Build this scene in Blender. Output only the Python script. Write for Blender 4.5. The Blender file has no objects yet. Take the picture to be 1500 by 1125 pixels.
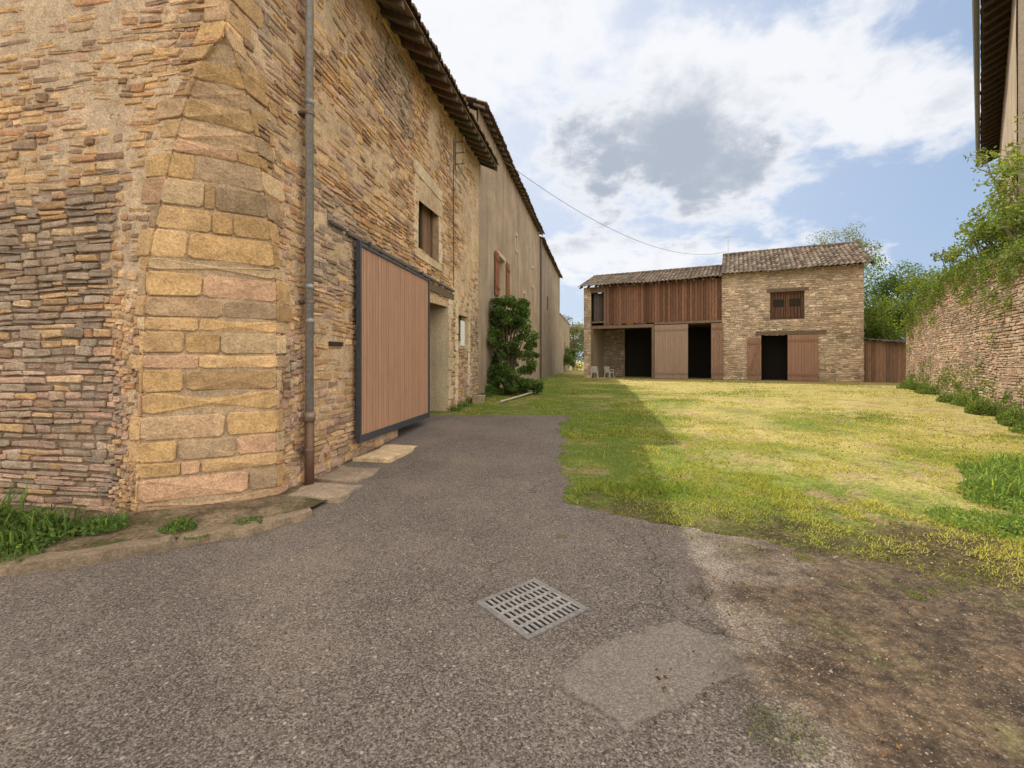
import bpy, math, random
import numpy as np
from mathutils import Vector
random.seed(7)
rng=np.random.default_rng(11)
scene=bpy.context.scene
col=scene.collection
# ------------------------------------------------------------------ utils
TAB=rng.random((256,256))
def vn(x,y):
    x=np.asarray(x,float);y=np.asarray(y,float)
    xi=np.floor(x).astype(int);yi=np.floor(y).astype(int)
    fx=x-xi;fy=y-yi;fx=fx*fx*(3-2*fx);fy=fy*fy*(3-2*fy)
    a=TAB[xi&255,yi&255];b=TAB[(xi+1)&255,yi&255];c=TAB[xi&255,(yi+1)&255];d=TAB[(xi+1)&255,(yi+1)&255]
    return (a*(1-fx)+b*fx)*(1-fy)+(c*(1-fx)+d*fx)*fy
def fbm(x,y,o=4):
    s=0;a=.5;t=0
    for i in range(o):
        s=s+a*vn(np.asarray(x)*2**i+17.3*i,np.asarray(y)*2**i+5.1*i);t+=a;a*=.5
    return s/t
def gz(Y):
    return np.interp(Y,[4.5,8,14],[0.0,0.15,0.35])
def new_mesh(name,verts,faces,mat,parent=None,cols=None,smooth=False):
    me=bpy.data.meshes.new(name)
    me.from_pydata(verts if isinstance(verts,list) else verts.tolist(),[],faces if isinstance(faces,list) else faces.tolist())
    if cols is not None:
        c=np.ones((len(me.vertices),4),dtype=np.float32);c[:,:3]=np.asarray(cols)[:,:3]
        at=me.color_attributes.new("Col",'FLOAT_COLOR','POINT');at.data.foreach_set("color",c.ravel())
    if smooth: me.polygons.foreach_set("use_smooth",[True]*len(me.polygons))
    me.materials.append(mat);me.update()
    ob=bpy.data.objects.new(name,me);col.objects.link(ob)
    if parent is not None: attach(ob,parent)
    return ob
def wloc(o):
    v=Vector((0,0,0))
    while o is not None: v=v+o.location;o=o.parent
    return v
def attach(ob,parent):
    ob.parent=parent; ob.location=-wloc(parent)
def thing(name,loc,label,cat,group=None):
    e=bpy.data.objects.new(name,None);e.empty_display_size=.3;e.location=loc;col.objects.link(e)
    e["label"]=label;e["category"]=cat
    if group:e["group"]=group
    return e
class Fr:
    def __init__(s,O,d,N): s.O=np.array(O,float);s.d=np.array(d,float)/np.hypot(*d);s.N=np.array(N,float)/np.hypot(*N)
    def p(s,t,n,z): 
        q=s.O+s.d*t+s.N*n; return (q[0],q[1],z)
    def arr(s,t,n,z):
        t=np.asarray(t);n=np.asarray(n)
        return np.stack([s.O[0]+s.d[0]*t+s.N[0]*n,s.O[1]+s.d[1]*t+s.N[1]*n,np.asarray(z)+0*t],-1)
class MB:
    def __init__(s): s.v=[];s.f=[];s.c=[]
    def poly(s,pts,c=(1,1,1)):
        b=len(s.v);s.v+=[tuple(p) for p in pts];s.f.append(tuple(range(b,b+len(pts))));s.c+=[c]*len(pts)
    def hexa(s,P,c=(1,1,1)):
        b=len(s.v);s.v+=[tuple(p) for p in P];s.c+=[c]*8
        for f in ((0,3,2,1),(4,5,6,7),(0,1,5,4),(1,2,6,5),(2,3,7,6),(3,0,4,7)): s.f.append(tuple(b+i for i in f))
    def box(s,F,t0,t1,n0,n1,z0,z1,c=(1,1,1),j=0):
        J=lambda:(random.uniform(-j,j) if j else 0)
        P=[F.p(t0+J(),n0+J(),z0+J()),F.p(t1+J(),n0+J(),z0+J()),F.p(t1+J(),n1+J(),z0+J()),F.p(t0+J(),n1+J(),z0+J()),
           F.p(t0+J(),n0+J(),z1+J()),F.p(t1+J(),n0+J(),z1+J()),F.p(t1+J(),n1+J(),z1+J()),F.p(t0+J(),n1+J(),z1+J())]
        s.hexa(P,c)
    def tube(s,pts,rad,seg=8,c=(1,1,1),cap=True):
        pts=[Vector(p) for p in pts];b=len(s.v)
        if not hasattr(rad,'__len__'): rad=[rad]*len(pts)
        for i,p in enumerate(pts):
            a=pts[max(0,i-1)];q=pts[min(len(pts)-1,i+1)];d=(q-a).normalized()
            u=d.orthogonal().normalized() if i==0 else (pu-d*pu.dot(d)).normalized()
            pu=u;w=d.cross(u)
            for k in range(seg):
                an=2*math.pi*k/seg;r=p+(u*math.cos(an)+w*math.sin(an))*rad[i];s.v.append(tuple(r));s.c.append(c)
        for i in range(len(pts)-1):
            for k in range(seg):
                k2=(k+1)%seg;s.f.append((b+i*seg+k,b+i*seg+k2,b+(i+1)*seg+k2,b+(i+1)*seg+k))
        if cap:
            s.f.append(tuple(b+k for k in range(seg))[::-1]);e=b+(len(pts)-1)*seg;s.f.append(tuple(e+k for k in range(seg)))
    def build(s,name,mat,parent=None,smooth=False): return new_mesh(name,s.v,s.f,mat,parent,s.c,smooth)
# ------------------------------------------------------------------ materials
class NT:
    def __init__(s,name):
        s.m=bpy.data.materials.new(name);s.m.use_nodes=True;s.t=s.m.node_tree;s.t.nodes.clear()
        s.out=s.n('ShaderNodeOutputMaterial')
    def n(s,ty,ins=None,**kw):
        nd=s.t.nodes.new(ty)
        for k,v in kw.items(): setattr(nd,k,v)
        if ins:
            for k,v in ins.items():
                if isinstance(v,bpy.types.NodeSocket): s.t.links.new(v,nd.inputs[k])
                else: nd.inputs[k].default_value=v
        return nd
    def pos(s): return s.n('ShaderNodeTexCoord').outputs['Object']
    def noise(s,vec,scale,detail=4,rough=.55,dist=0): return s.n('ShaderNodeTexNoise',{'Vector':vec,'Scale':scale,'Detail':detail,'Roughness':rough,'Distortion':dist}).outputs['Fac']
    def noisec(s,vec,scale,detail=3): return s.n('ShaderNodeTexNoise',{'Vector':vec,'Scale':scale,'Detail':detail}).outputs['Color']
    def math(s,op,a,b=0,c=0): 
        nd=s.n('ShaderNodeMath',{0:a,1:b,2:c},operation=op);return nd.outputs[0]
    def mr(s,v,a,b,c=0,d=1,sm=True):
        return s.n('ShaderNodeMapRange',{'Value':v,'From Min':a,'From Max':b,'To Min':c,'To Max':d},interpolation_type='SMOOTHSTEP' if sm else 'LINEAR').outputs[0]
    def mix(s,f,a,b,mode='MIX'):
        nd=s.n('ShaderNodeMix',data_type='RGBA',blend_type=mode)
        for k,v in ((0,f),(6,a),(7,b)):
            if isinstance(v,bpy.types.NodeSocket): s.t.links.new(v,nd.inputs[k])
            else: nd.inputs[k].default_value=(v if k==0 else (*v,1)) if not isinstance(v,(int,float)) or k==0 else (v,v,v,1)
        return nd.outputs[2]
    def col(s): return s.n('ShaderNodeAttribute',attribute_name='Col').outputs['Color']
    def map(s,vec,sc): return s.n('ShaderNodeMapping',{'Vector':vec,'Scale':sc}).outputs[0]
    def comb(s,v): return s.n('ShaderNodeCombineXYZ',{0:v,1:v,2:v}).outputs[0]
    def bump(s,h,st,dist=.02,nrm=None):
        i={'Height':h,'Strength':st,'Distance':dist}
        if nrm is not None:i['Normal']=nrm
        return s.n('ShaderNodeBump',i).outputs[0]
    def fin(s,c,rough=.9,bump=None,metal=0,spec=.3):
        i={'Base Color':c if isinstance(c,bpy.types.NodeSocket) else (*c,1),'Roughness':rough,'Metallic':metal,'Specular IOR Level':spec}
        if bump is not None:i['Normal']=bump
        b=s.n('ShaderNodeBsdfPrincipled',i);s.t.links.new(b.outputs[0],s.out.inputs[0]);return s.m
def m_stone(name="rubble_stone",bs=1.0):
    g=NT(name);p=g.pos();c=g.col()
    n1=g.noise(p,9,3,.6);n2=g.noise(p,46,3,.78);n3=g.noise(p,1.3,4,.6)
    f=g.math('MULTIPLY',g.mr(n1,.3,.7,.86,1.14),g.mr(n2,.25,.75,.68,1.3))
    f=g.math('MULTIPLY',f,g.mr(n3,.3,.7,.86,1.12))
    c=g.mix(1.0,c,g.comb(f),'MULTIPLY')
    c=g.mix(g.mr(g.noise(p,3.1,4,.7),.58,.75,0,.30),c,(.26,.175,.12))
    c=g.mix(g.mr(g.noise(p,5.3,4,.7),.62,.76,0,.28),c,(.66,.50,.34))
    b=g.bump(g.math('ADD',g.math('MULTIPLY',n2,.9),n1),.65*bs,.03)
    return g.fin(c,.95,b,spec=.12)
def m_col(name,ns=20,amp=.25,rough=.85,bs=.3,metal=0,stretch=None,dirt=0,spec=.3):
    g=NT(name);p=g.pos()
    p2=g.map(p,stretch) if stretch else p
    n=g.noise(p2,ns,4,.6);c=g.mix(1.0,g.col(),g.comb(g.mr(n,.25,.75,1-amp,1+amp)),'MULTIPLY')
    if dirt: c=g.mix(g.mr(g.noise(p,1.7,4,.65),.5,.75,0,dirt),c,(.13,.10,.075))
    return g.fin(c,rough,g.bump(n,bs,.01),metal,spec)
M_STONE=m_stone()
def m_stone2():
    g=NT("pale_rubble");p=g.pos();c=g.col();n2=g.noise(p,14,4,.7);n3=g.noise(p,1.1,4,.6)
    c=g.mix(1.0,c,g.comb(g.math('MULTIPLY',g.mr(n2,.3,.7,.78,1.2),g.mr(n3,.3,.7,.82,1.12))),'MULTIPLY')
    return g.fin(c,.95,g.bump(n2,.5,.03),spec=.1)
M_STONE2=m_stone2()
M_WOOD=m_col("weathered_wood",6,.3,.85,.3,stretch=(6,6,.5),dirt=.3,spec=.15)
M_DOORP=m_col("painted_slats",5,.13,.65,.15,stretch=(6,6,.3),dirt=.15)
M_TILE=m_col("clay_roof_tile",9,.4,.95,.4,dirt=.5,spec=.08)
M_METAL=m_col("painted_metal",25,.2,.5,.15,metal=.3,dirt=.15)
M_PLAIN=m_col("plain_painted",14,.12,.7,.1)
M_BARK=m_col("bark",18,.4,.95,.6)
M_SLAB=m_stone("slab_stone",.8)
def m_plaster(name,a,b,streak=1.0):
    g=NT(name);p=g.pos()
    n=g.noise(p,.8,5,.62);n2=g.noise(p,22,4,.65);ns=g.noise(g.map(p,(1.6,1.6,.12)),1.6,4,.6)
    c=g.mix(g.mr(n,.3,.7),a,b)
    c=g.mix(g.mr(ns,.44,.70,0,.6*streak),c,(.21,.165,.13))
    c=g.mix(g.mr(g.noise(p,2.6,5,.7),.56,.7,0,.55),c,(.52,.42,.30))
    c=g.mix(1.0,c,g.comb(g.mr(n2,.2,.8,.8,1.2)),'MULTIPLY')
    return g.fin(c,.95,g.bump(n2,.5,.015),spec=.1)
M_PLAST=m_plaster("grey_beige_render",(.48,.375,.27),(.34,.265,.195))
M_PLAST2=m_plaster("old_cement_render",(.35,.285,.22),(.26,.215,.17),1.3)
M_CREAM=m_plaster("cream_lime_plaster",(.66,.54,.36),(.52,.42,.28),.6)
def m_leaf(name,tr=.35):
    g=NT(name);c=g.col()
    d=g.n('ShaderNodeBsdfDiffuse',{'Color':c})
    t=g.n('ShaderNodeBsdfTranslucent',{'Color':c})
    m=g.n('ShaderNodeMixShader',{0:tr});g.t.links.new(d.outputs[0],m.inputs[1]);g.t.links.new(t.outputs[0],m.inputs[2])
    g.t.links.new(m.outputs[0],g.out.inputs[0]);return g.m
M_LEAF=m_leaf("leaf");M_GRASS=m_leaf("grass_blade",.3)
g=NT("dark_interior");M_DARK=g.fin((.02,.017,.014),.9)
g=NT("window_glass");M_GLASS=g.fin((.03,.035,.04),.12,spec=.6)
def soilcol(g,p,mid,vc):
    sc=g.mix(g.mr(mid,.35,.65),(.042,.028,.019),(.105,.071,.045))
    sc=g.mix(g.mr(vc,.80,.97,0,.5),sc,(.24,.19,.14))
    sc=g.mix(g.mr(g.noise(p,1.7,6,.75),.54,.66,0,.5),sc,(.105,.105,.035))
    return g.mix(1.0,sc,g.comb(g.mr(g.noise(p,13,5,.75),.3,.7,.4,1.5)),'MULTIPLY')
def m_asphalt():
    g=NT("asphalt");p=g.pos()
    vor=g.n('ShaderNodeTexVoronoi',{'Vector':p,'Scale':125.0,'Randomness':1.0})
    vc=g.n('ShaderNodeSeparateColor',{0:vor.outputs['Color']}).outputs[0]
    vor2=g.n('ShaderNodeTexVoronoi',{'Vector':p,'Scale':40.0,'Randomness':1.0})
    vc2=g.n('ShaderNodeSeparateColor',{0:vor2.outputs['Color']}).outputs[1]
    big=g.noise(p,.7,5,.65);mid=g.noise(p,2.7,5,.65);fine=g.noise(p,70,3,.7)
    sep=g.n('ShaderNodeSeparateXYZ',{0:p});X=sep.outputs[0];Y=sep.outputs[1]
    c=g.mix(g.mr(big,.33,.67),(.110,.088,.077),(.160,.130,.112))
    c=g.mix(g.mr(mid,.52,.72,0,.4),c,(.225,.185,.148))
    lightpatch=g.math('MULTIPLY',g.mr(g.noise(p,1.0,5,.6),.46,.66),g.mr(X,0,-1.2))
    c=g.mix(g.math('MULTIPLY',lightpatch,.35),c,(.28,.225,.165))  # soft warm light patches painted in tan on the left side
    c=g.mix(g.mr(vc,.5,1.0,0,.62,False),c,(.36,.315,.27))
    c=g.mix(g.mr(vc,.30,.0,0,.8,False),c,(.036,.030,.027))
    c=g.mix(1.0,c,g.comb(g.mr(fine,.3,.7,.74,1.26)),'MULTIPLY')
    big_st=g.math('MULTIPLY',g.mr(vc2,.955,.98),g.mr(vor2.outputs['Distance'],.40,.28))
    c=g.mix(g.math('MULTIPLY',big_st,.65),c,(.5,.44,.36))
    wob=g.noise(p,1.3,5,.65)
    u=g.math('ADD',g.math('MULTIPLY',X,.83),g.math('MULTIPLY',Y,.55));v=g.math('SUBTRACT',g.math('MULTIPLY',Y,.83),g.math('MULTIPLY',X,.55))
    du=g.math('ABSOLUTE',g.math('SUBTRACT',g.math('ADD',u,g.math('MULTIPLY',wob,.5)),2.22))
    dv=g.math('ABSOLUTE',g.math('SUBTRACT',g.math('ADD',v,g.math('MULTIPLY',wob,.5)),1.82))
    pm=g.math('MULTIPLY',g.mr(du,.52,.46),g.mr(dv,.27,.22))
    c=g.mix(g.math('MULTIPLY',pm,.7),c,g.mix(g.mr(vc,.2,.9),(.19,.165,.14),(.28,.245,.21)))
    e=g.math('ADD',g.math('SUBTRACT',X,g.math('MULTIPLY',Y,.36)),g.math('MULTIPLY',g.math('SUBTRACT',g.noise(p,1.0,6,.65),.5),2.4))
    soil=g.mr(e,.22,.85)
    c=g.mix(g.math('MULTIPLY',soil,.94),c,soilcol(g,p,mid,vc))
    pd=g.n('ShaderNodeVectorMath',{0:p,1:g.n('ShaderNodeVectorMath',{0:g.noisec(p,2.3,5),'Scale':.6},operation='SCALE').outputs[0]},operation='ADD').outputs[0]
    ve=g.n('ShaderNodeTexVoronoi',{'Vector':pd,'Scale':.55},feature='DISTANCE_TO_EDGE').outputs['Distance']
    ve2=g.n('ShaderNodeTexVoronoi',{'Vector':pd,'Scale':1.3},feature='DISTANCE_TO_EDGE').outputs['Distance']
    cr=g.math('MULTIPLY',g.mr(ve,.0045,.0012),g.math('MULTIPLY',g.mr(g.noise(p,1.1,3),.40,.52),g.mr(X,-.9,-.2)))
    cr=g.math('MAXIMUM',cr,g.math('MULTIPLY',g.math('MULTIPLY',g.mr(ve2,.007,.002),g.mr(X,.2,1.0)),.7))
    rim=g.math('MULTIPLY',g.math('ABSOLUTE',g.math('SUBTRACT',pm,.5)),-2)
    pe=g.math('MULTIPLY',g.mr(rim,-.75,-.3),g.mr(mid,.44,.54))
    crk=g.math('MAXIMUM',cr,g.math('MULTIPLY',pe,.5))
    c=g.mix(g.math('MULTIPLY',crk,.6),c,(.045,.036,.028))
    h=g.math('SUBTRACT',g.math('MULTIPLY',vor.outputs['Distance'],-.5),g.math('MULTIPLY',crk,1.2))
    h=g.math('ADD',h,g.math('MULTIPLY',mid,3.0));h=g.math('ADD',h,g.math('MULTIPLY',g.math('MULTIPLY',g.noise(p,13,5,.75),soil),6.0))
    return g.fin(c,.9,g.bump(h,.75,.010),spec=.2)
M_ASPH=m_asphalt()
def m_ground(name,soil=False):
    g=NT(name);p=g.pos()
    n=g.noise(p,.35,5,.65);m=g.noise(p,2.2,5,.7);f=g.noise(p,28,4,.75)
    if soil:
        c=g.mix(g.mr(m,.35,.65),(.13,.095,.06),(.30,.23,.15));c=g.mix(g.mr(g.noise(p,3.7,4,.7),.54,.66,0,.75),c,(.09,.11,.035))
    else:
        sp=g.n('ShaderNodeSeparateXYZ',{0:p});X=sp.outputs[0];Y=sp.outputs[1]
        k=g.math('ADD',n,g.mr(X,0,9,-.22,.12,False))
        c=g.mix(g.mr(k,.36,.58),(.13,.18,.035),(.44,.36,.15))
        c=g.mix(g.mr(m,.46,.66,0,.6),c,(.25,.28,.06))
        c=g.mix(g.mr(g.noise(p,.9,6,.75),.51,.64,0,.8),c,(.34,.245,.14))
        c=g.mix(g.mr(g.noise(p,4.1,5,.75),.56,.66,0,.65),c,(.12,.085,.045))
        vor=g.n('ShaderNodeTexVoronoi',{'Vector':p,'Scale':80.0});vc=g.n('ShaderNodeSeparateColor',{0:vor.outputs['Color']}).outputs[0]
        s=g.mr(g.math('ADD',g.math('SUBTRACT',Y,g.math('MULTIPLY',X,-.12)),g.math('MULTIPLY',g.noise(p,1.2,5,.65),3.5)),7.6,6.0)
        c=g.mix(g.math('MULTIPLY',s,.9),c,soilcol(g,p,g.noise(p,2.7,5,.65),vc))
    c=g.mix(1.0,c,g.comb(g.mr(f,.25,.75,.5,1.45)),'MULTIPLY')
    return g.fin(c,1,g.bump(f,.9,.04),spec=.05)
M_GROUND=m_ground("grassy_soil");M_SOIL=m_ground("sandy_soil",True)
# ------------------------------------------------------------------ stone laying
def lay(L,z0,z1,hr,wr,cuts=(),top=None,gap=.012,wave=.05):
    out=[];z=z0
    while z<z1:
        h=random.uniform(*hr);t=-random.uniform(0,wr[0])
        while t<L:
            w=random.uniform(*wr)*(1 if random.random()>.12 else 1.5)
            segs=[(max(t,0),min(t+w,L))]
            for (a,b,c,d) in cuts:
                if z+h>c+.02 and z<d-.02:
                    ns=[]
                    for (q,r) in segs:
                        if r<=a or q>=b: ns.append((q,r))
                        else:
                            if q<a: ns.append((q,a))
                            if r>b: ns.append((b,r))
                    segs=ns
            for (q,r) in segs:
                if r-q<.05: continue
                zc=z+h/2+wave*(float(vn((q+r)*.35,z*.6+3))-.5)*2*(1 if z>z0+.2 else .3)
                if top is not None and zc+h/2>top((q+r)/2): continue
                hh=h*random.uniform(.80,1.03)
                if random.random()<.07 and h<hr[1]*.8: hh=h*1.5
                out.append(((q+r)/2,zc+random.uniform(-.006,.006),(r-q)-gap*random.uniform(.6,2.4),hh-gap*random.uniform(.4,1.6)))
            t+=w
        z+=h
    return np.array(out).reshape(-1,4)
OUT8=np.array([(1,-.72),(1,.72),(.86,1),(-.86,1),(-1,.72),(-1,-.72),(-.86,-1),(.86,-1)])
def stones_geo(S,depth,mapf,jit=.012,back=-.05,tilt=.045,bv=.010):
    n=len(S)
    o=OUT8[None]*np.stack([S[:,2]/2,S[:,3]/2],-1)[:,None,:]
    j=np.minimum(S[:,2:4].min(1)*.18,jit)[:,None,None]
    o=o+rng.uniform(-1,1,(n,8,2))*j
    tl=rng.normal(0,tilt,n)[:,None]
    o[:,:,1]+=o[:,:,0]*tl*np.minimum(1,.25/np.maximum(S[:,2:3],.1))
    bev=np.minimum(bv,S[:,3]*.16)[:,None]
    d=depth[:,None]
    def ring(inset,dd,jd=0):
        sx=1-inset*2/np.maximum(S[:,2:3],.05);sz=1-inset*2/np.maximum(S[:,3:4],.04)
        t=S[:,0:1]+o[:,:,0]*np.clip(sx,.3,1);z=S[:,1:2]+o[:,:,1]*np.clip(sz,.3,1)
        nn=dd+rng.uniform(-1,1,(n,8))*jd
        return t,nn,z
    R=[ring(0*bev,d*0+back),ring(bev*.12,d-bev*.8,.001),ring(bev*1.1,d,.004)]
    T=np.concatenate([r[0] for r in R]+[S[:,0:1]],1);N=np.concatenate([r[1] for r in R]+[d+rng.uniform(-.005,.005,(n,1))],1);Z=np.concatenate([r[2] for r in R]+[S[:,1:2]],1)
    V=mapf(T,N,Z).reshape(-1,3)
    fs=[]
    for k in range(8):
        k2=(k+1)%8
        fs.append((k,k2,8+k2,8+k));fs.append((8+k,8+k2,16+k2,16+k));
    q=np.array(fs);tri=np.array([(16+k,16+(k+1)%8,24) for k in range(8)])
    base=(np.arange(n)*25)[:,None,None]
    F=(q[None]+base).reshape(-1,4).tolist()+(tri[None]+base).reshape(-1,3).tolist()
    return V,F
def base_geo(L,z0,z1,step,cuts,depthf,mapf,top=None,back=None):
    ts=set(np.round(np.linspace(0,L,max(2,int(L/step)+1)),4));zs=set(np.round(np.linspace(z0,z1,max(2,int((z1-z0)/step)+1)),4))
    for a,b,c,d in cuts:
        ts|={round(a,4),round(b,4)};zs|={round(c,4),round(d,4)}
    ts=np.array(sorted(x for x in ts if 0<=x<=L));zs=np.array(sorted(x for x in zs if z0<=x<=z1))
    T,Z=np.meshgrid(ts,zs,indexing='ij');D=depthf(T,Z)
    ZZ=Z
    if top is not None: ZZ=z0+(Z-z0)*(np.vectorize(top)(T)-z0)/(z1-z0)
    V=mapf(T,D,ZZ).reshape(-1,3)
    nz=len(zs)
    tc=(ts[1:]+ts[:-1])/2;zc=(zs[1:]+zs[:-1])/2
    keep=np.ones((len(tc),len(zc)),bool)
    for a,b,c,d in cuts: keep&=~((tc[:,None]>a)&(tc[:,None]<b)&(zc[None]>c)&(zc[None]<d))
    I,J=np.nonzero(keep);b=I*nz+J
    F=np.stack([b,b+nz,b+nz+1,b+1],-1)
    return V,F,T.ravel(),ZZ.ravel()
OCH=np.array([(.67,.445,.24),(.60,.385,.205),(.71,.50,.30),(.52,.335,.185),(.64,.41,.20),(.44,.305,.205),(.69,.45,.235),(.56,.32,.17),(.40,.26,.165),(.62,.40,.26)])
GRY=np.array([(.42,.32,.235),(.36,.275,.20),(.48,.37,.275),(.31,.24,.18),(.43,.32,.23),(.39,.285,.205)])
PNK=np.array([(.56,.365,.265),(.48,.32,.235),(.59,.415,.30),(.43,.295,.22),(.53,.365,.26)])
def pick(P,n): return P[rng.integers(0,len(P),n)]*rng.uniform(.78,1.15,(n,1))
def stone_wall(name,mapf,L,z0,z1,hr,wr,cuts,colf,mcolf,coverf,parent,step=.05,top=None,wave=.05,gap=.012,dr=(.0,.03),mat=None):
    S=lay(L,z0,z1,hr,wr,cuts,top,gap,wave)
    dep=rng.uniform(dr[0],dr[1],len(S))
    V1,F1=stones_geo(S,dep,mapf);c1=np.repeat(colf(S[:,0],S[:,1]),25,0)
    V2,F2,T,Z=base_geo(L,z0,z1,step,cuts,coverf,mapf,top)
    c2=mcolf(T,Z)
    V=np.concatenate([V1,V2]);F=F1+(F2+len(V1)).tolist();C=np.concatenate([c1,c2])
    return new_mesh(name,V,F,mat or M_STONE,parent,C)
# ------------------------------------------------------------------ tile roof
def tile_roof(F,t0,t1,n0,z0,n1,z1,per=.22,row=.38,colr=(.27,.185,.13),name="roof",parent=None,thick=.05,z0b=None,z1b=None,red=.035):
    ln=math.hypot(n1-n0,z1-z0);nr=max(1,int(ln/row));nt=int((t1-t0)/per);K=6
    V=[];C=[];rows_s=[]
    for r in range(nr):
        rows_s+= [(r/nr,.018,r),((r+.98)/nr,-.018,r)]
    tt=np.linspace(t0,t1,nt*K+1)
    ph=(tt-t0)/per*2*math.pi
    tcol=rng.uniform(.5,1.4,(nr+1,nt+1));tint=rng.uniform(-red,red,(nr+1,nt+1))
    k=np.minimum(np.floor((tt-t0)/per+.25).astype(int),nt)
    for s,off,r in rows_s:
        zz0=z0 if z0b is None else np.interp(tt,[t0,t1],[z0,z0b]);zz1=z1 if z1b is None else np.interp(tt,[t0,t1],[z1,z1b])
        h=np.abs(np.sin(ph/2))*.085-.03+off+rng.uniform(-.006,.006,len(tt))
        jn=rng.uniform(-.02,.02,nt+1)[k]
        n=n0+(n1-n0)*s+jn;z=zz0+(zz1-zz0)*s+h+.03*np.sin(tt*.9+s*3)+.015*np.sin(tt*2.3+1)
        V.append(F.arr(tt,n,z));b=np.array(colr)[None]*tcol[r][k][:,None]*(.55+.55*np.abs(np.sin(ph/2)))[:,None];b[:,0]+=tint[r][k];C.append(np.clip(b,.02,1))
    V=np.array(V);m=len(tt);R=len(rows_s)
    Vf=V.reshape(-1,3);Cf=np.array(C).reshape(-1,3)
    i,j=np.meshgrid(np.arange(R-1),np.arange(m-1),indexing='ij');b=(i*m+j).ravel()
    Fc=np.stack([b,b+1,b+m+1,b+m],-1).tolist()
    sk=V[0]-np.array([0,0,thick]);nb=len(Vf);Vf=np.concatenate([Vf,sk]);Cf=np.concatenate([Cf,Cf[:m]*.7])
    Fc+=[(j,nb+j,nb+j+1,j+1) for j in range(m-1)]
    return new_mesh(name,Vf,Fc,M_TILE,parent,Cf)
def planks(mb,F,t0,t1,n0,n1,z0,z1,w,c,var=.15,j=.004,zj=0,g=.004):
    t=t0
    while t<t1-.01:
        ww=min(w*random.uniform(.85,1.15),t1-t);k=random.uniform(1-var,1+var);
        mb.box(F,t+g,t+ww-g,n0,n1+random.uniform(-j,j),z0+random.uniform(-zj,zj),z1+random.uniform(-zj,zj),(c[0]*k,c[1]*k,c[2]*k));t+=ww
# ================================================================== GROUND
xs=np.unique(np.concatenate([np.linspace(-400,-30,12),np.arange(-30,40,1.0),np.linspace(40,400,12)]))
ys=np.unique(np.concatenate([np.linspace(-200,-10,8),np.arange(-10,4,1.0),[4.5,8,14],np.arange(5,60,1.0),np.linspace(60,700,14)]))
X,Y=np.meshgrid(xs,ys,indexing='ij');Z=gz(Y)
V=np.stack([X,Y,Z],-1).reshape(-1,3);i,j=np.meshgrid(np.arange(len(xs)-1),np.arange(len(ys)-1),indexing='ij');b=(i*len(ys)+j).ravel()
g=new_mesh("ground",V,np.stack([b,b+len(ys),b+len(ys)+1,b+1],-1),M_GROUND);g["kind"]="structure"
def xr(Y):
    b=np.interp(Y,[1.2,2.3,3.0,3.53,4.2,4.8,5.05,5.97,10.96,12],[14,6.0,3.7,2.95,2.0,.95,.55,.63,1.23,1.3])
    return b+(fbm(Y*1.7,Y*0+3)-.5)*.5+(fbm(Y*9,Y*0+8)-.5)*.28
yy=np.unique(np.concatenate([np.arange(-5,2,.5),np.arange(2,5.4,.03),np.arange(5.4,11.2,.06),[4.5,8.0]]))
K=60;VV=[]
for y in yy:
    r=float(xr(y));l=-12 if y<4.3 else -3.7+.15*y
    VV.append(np.stack([np.linspace(l,r,K),np.full(K,y)+(.06*(fbm(np.linspace(l,r,K)*2,0*np.linspace(l,r,K))-.5) if y>11.0 else 0),np.full(K,float(gz(y))+.006)],-1))
VV=np.array(VV);R=len(yy);i,j=np.meshgrid(np.arange(R-1),np.arange(K-1),indexing='ij');b=(i*K+j).ravel()
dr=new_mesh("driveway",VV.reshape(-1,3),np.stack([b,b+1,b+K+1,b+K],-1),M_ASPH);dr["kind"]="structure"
# ================================================================== HOUSE A
C0=np.array([-2.776,4.40]);dA=np.array([.1483,.9889]);NA=np.array([.9889,-.1483])
FA=Fr(C0,dA,NA)
FS=Fr(C0,(-.9889,.1483),(-.1483,-.9889))
A=thing("stone_farmhouse",(-2.776,4.40,0),"ochre rubble stone farmhouse with chamfered corner and sliding barn door","building")
ZT=4.72
def aa(z): return np.clip((ZT-np.asarray(z,float))/2.3,0,1)**.55
def mapA(t,n,z):
    e=.75*aa(z);t=np.where(t<1.3,e+t*(1.3-e)/1.3,t);return FA.arr(t,n,z)
def mapS(t,n,z):
    e=(.87+.10*np.clip((2.2-z)/2.2,0,1))*aa(z);t=np.where(t<1.3,e+t*(1.3-e)/1.3,t);return FS.arr(t,n,z)
WZ0,WZ1=3.95,5.5
cutsA=[(4.2,7.5,-.3,3.2),(5.28,6.68,WZ0,WZ1),(8.45,9.6,2.1,3.05)]
def edge_soft(t,c,v=.010): 
    k=np.clip(1-t/.14,0,1);return c*(1-k)+v*k
def colA(t,z):
    n=len(t);o=pick(OCH,n);gsel=fbm(t*.5+3,z*.6)>.62;gr=pick(GRY,n)*1.1;o[gsel]=gr[gsel]
    pk=rng.random(n)<.18+.2*(z<1.2);o[pk]=pick(PNK,n)[pk];return o
def mortA(t,z):
    b=np.array([(.60,.44,.28)])*(0.82+.36*fbm(t*2,z*2))[:,None]
    k=np.clip((z-5)/2,0,1)[:,None]*.35
    return b*(1-k)+np.array([(.56,.43,.30)])*k
def coverA(t,z):
    c=fbm(t*1.1,z*1.1+5,3);up=np.clip((z-3.6)/2.5,0,1)*.012+np.clip((t-7)/2,0,1)*np.clip((z-2.6)/1,0,1)*.02
    return edge_soft(t,-.014+(c-.45)*.075+(fbm(t*7,z*7)-.5)*.02+up)
stone_wall("wall",mapA,11.02,-.05,8.6,(.045,.12),(.10,.36),cutsA,colA,mortA,coverA,A,step=.05,top=lambda t:7.3+.099*t,dr=(-.002,.030),wave=.08)
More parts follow.
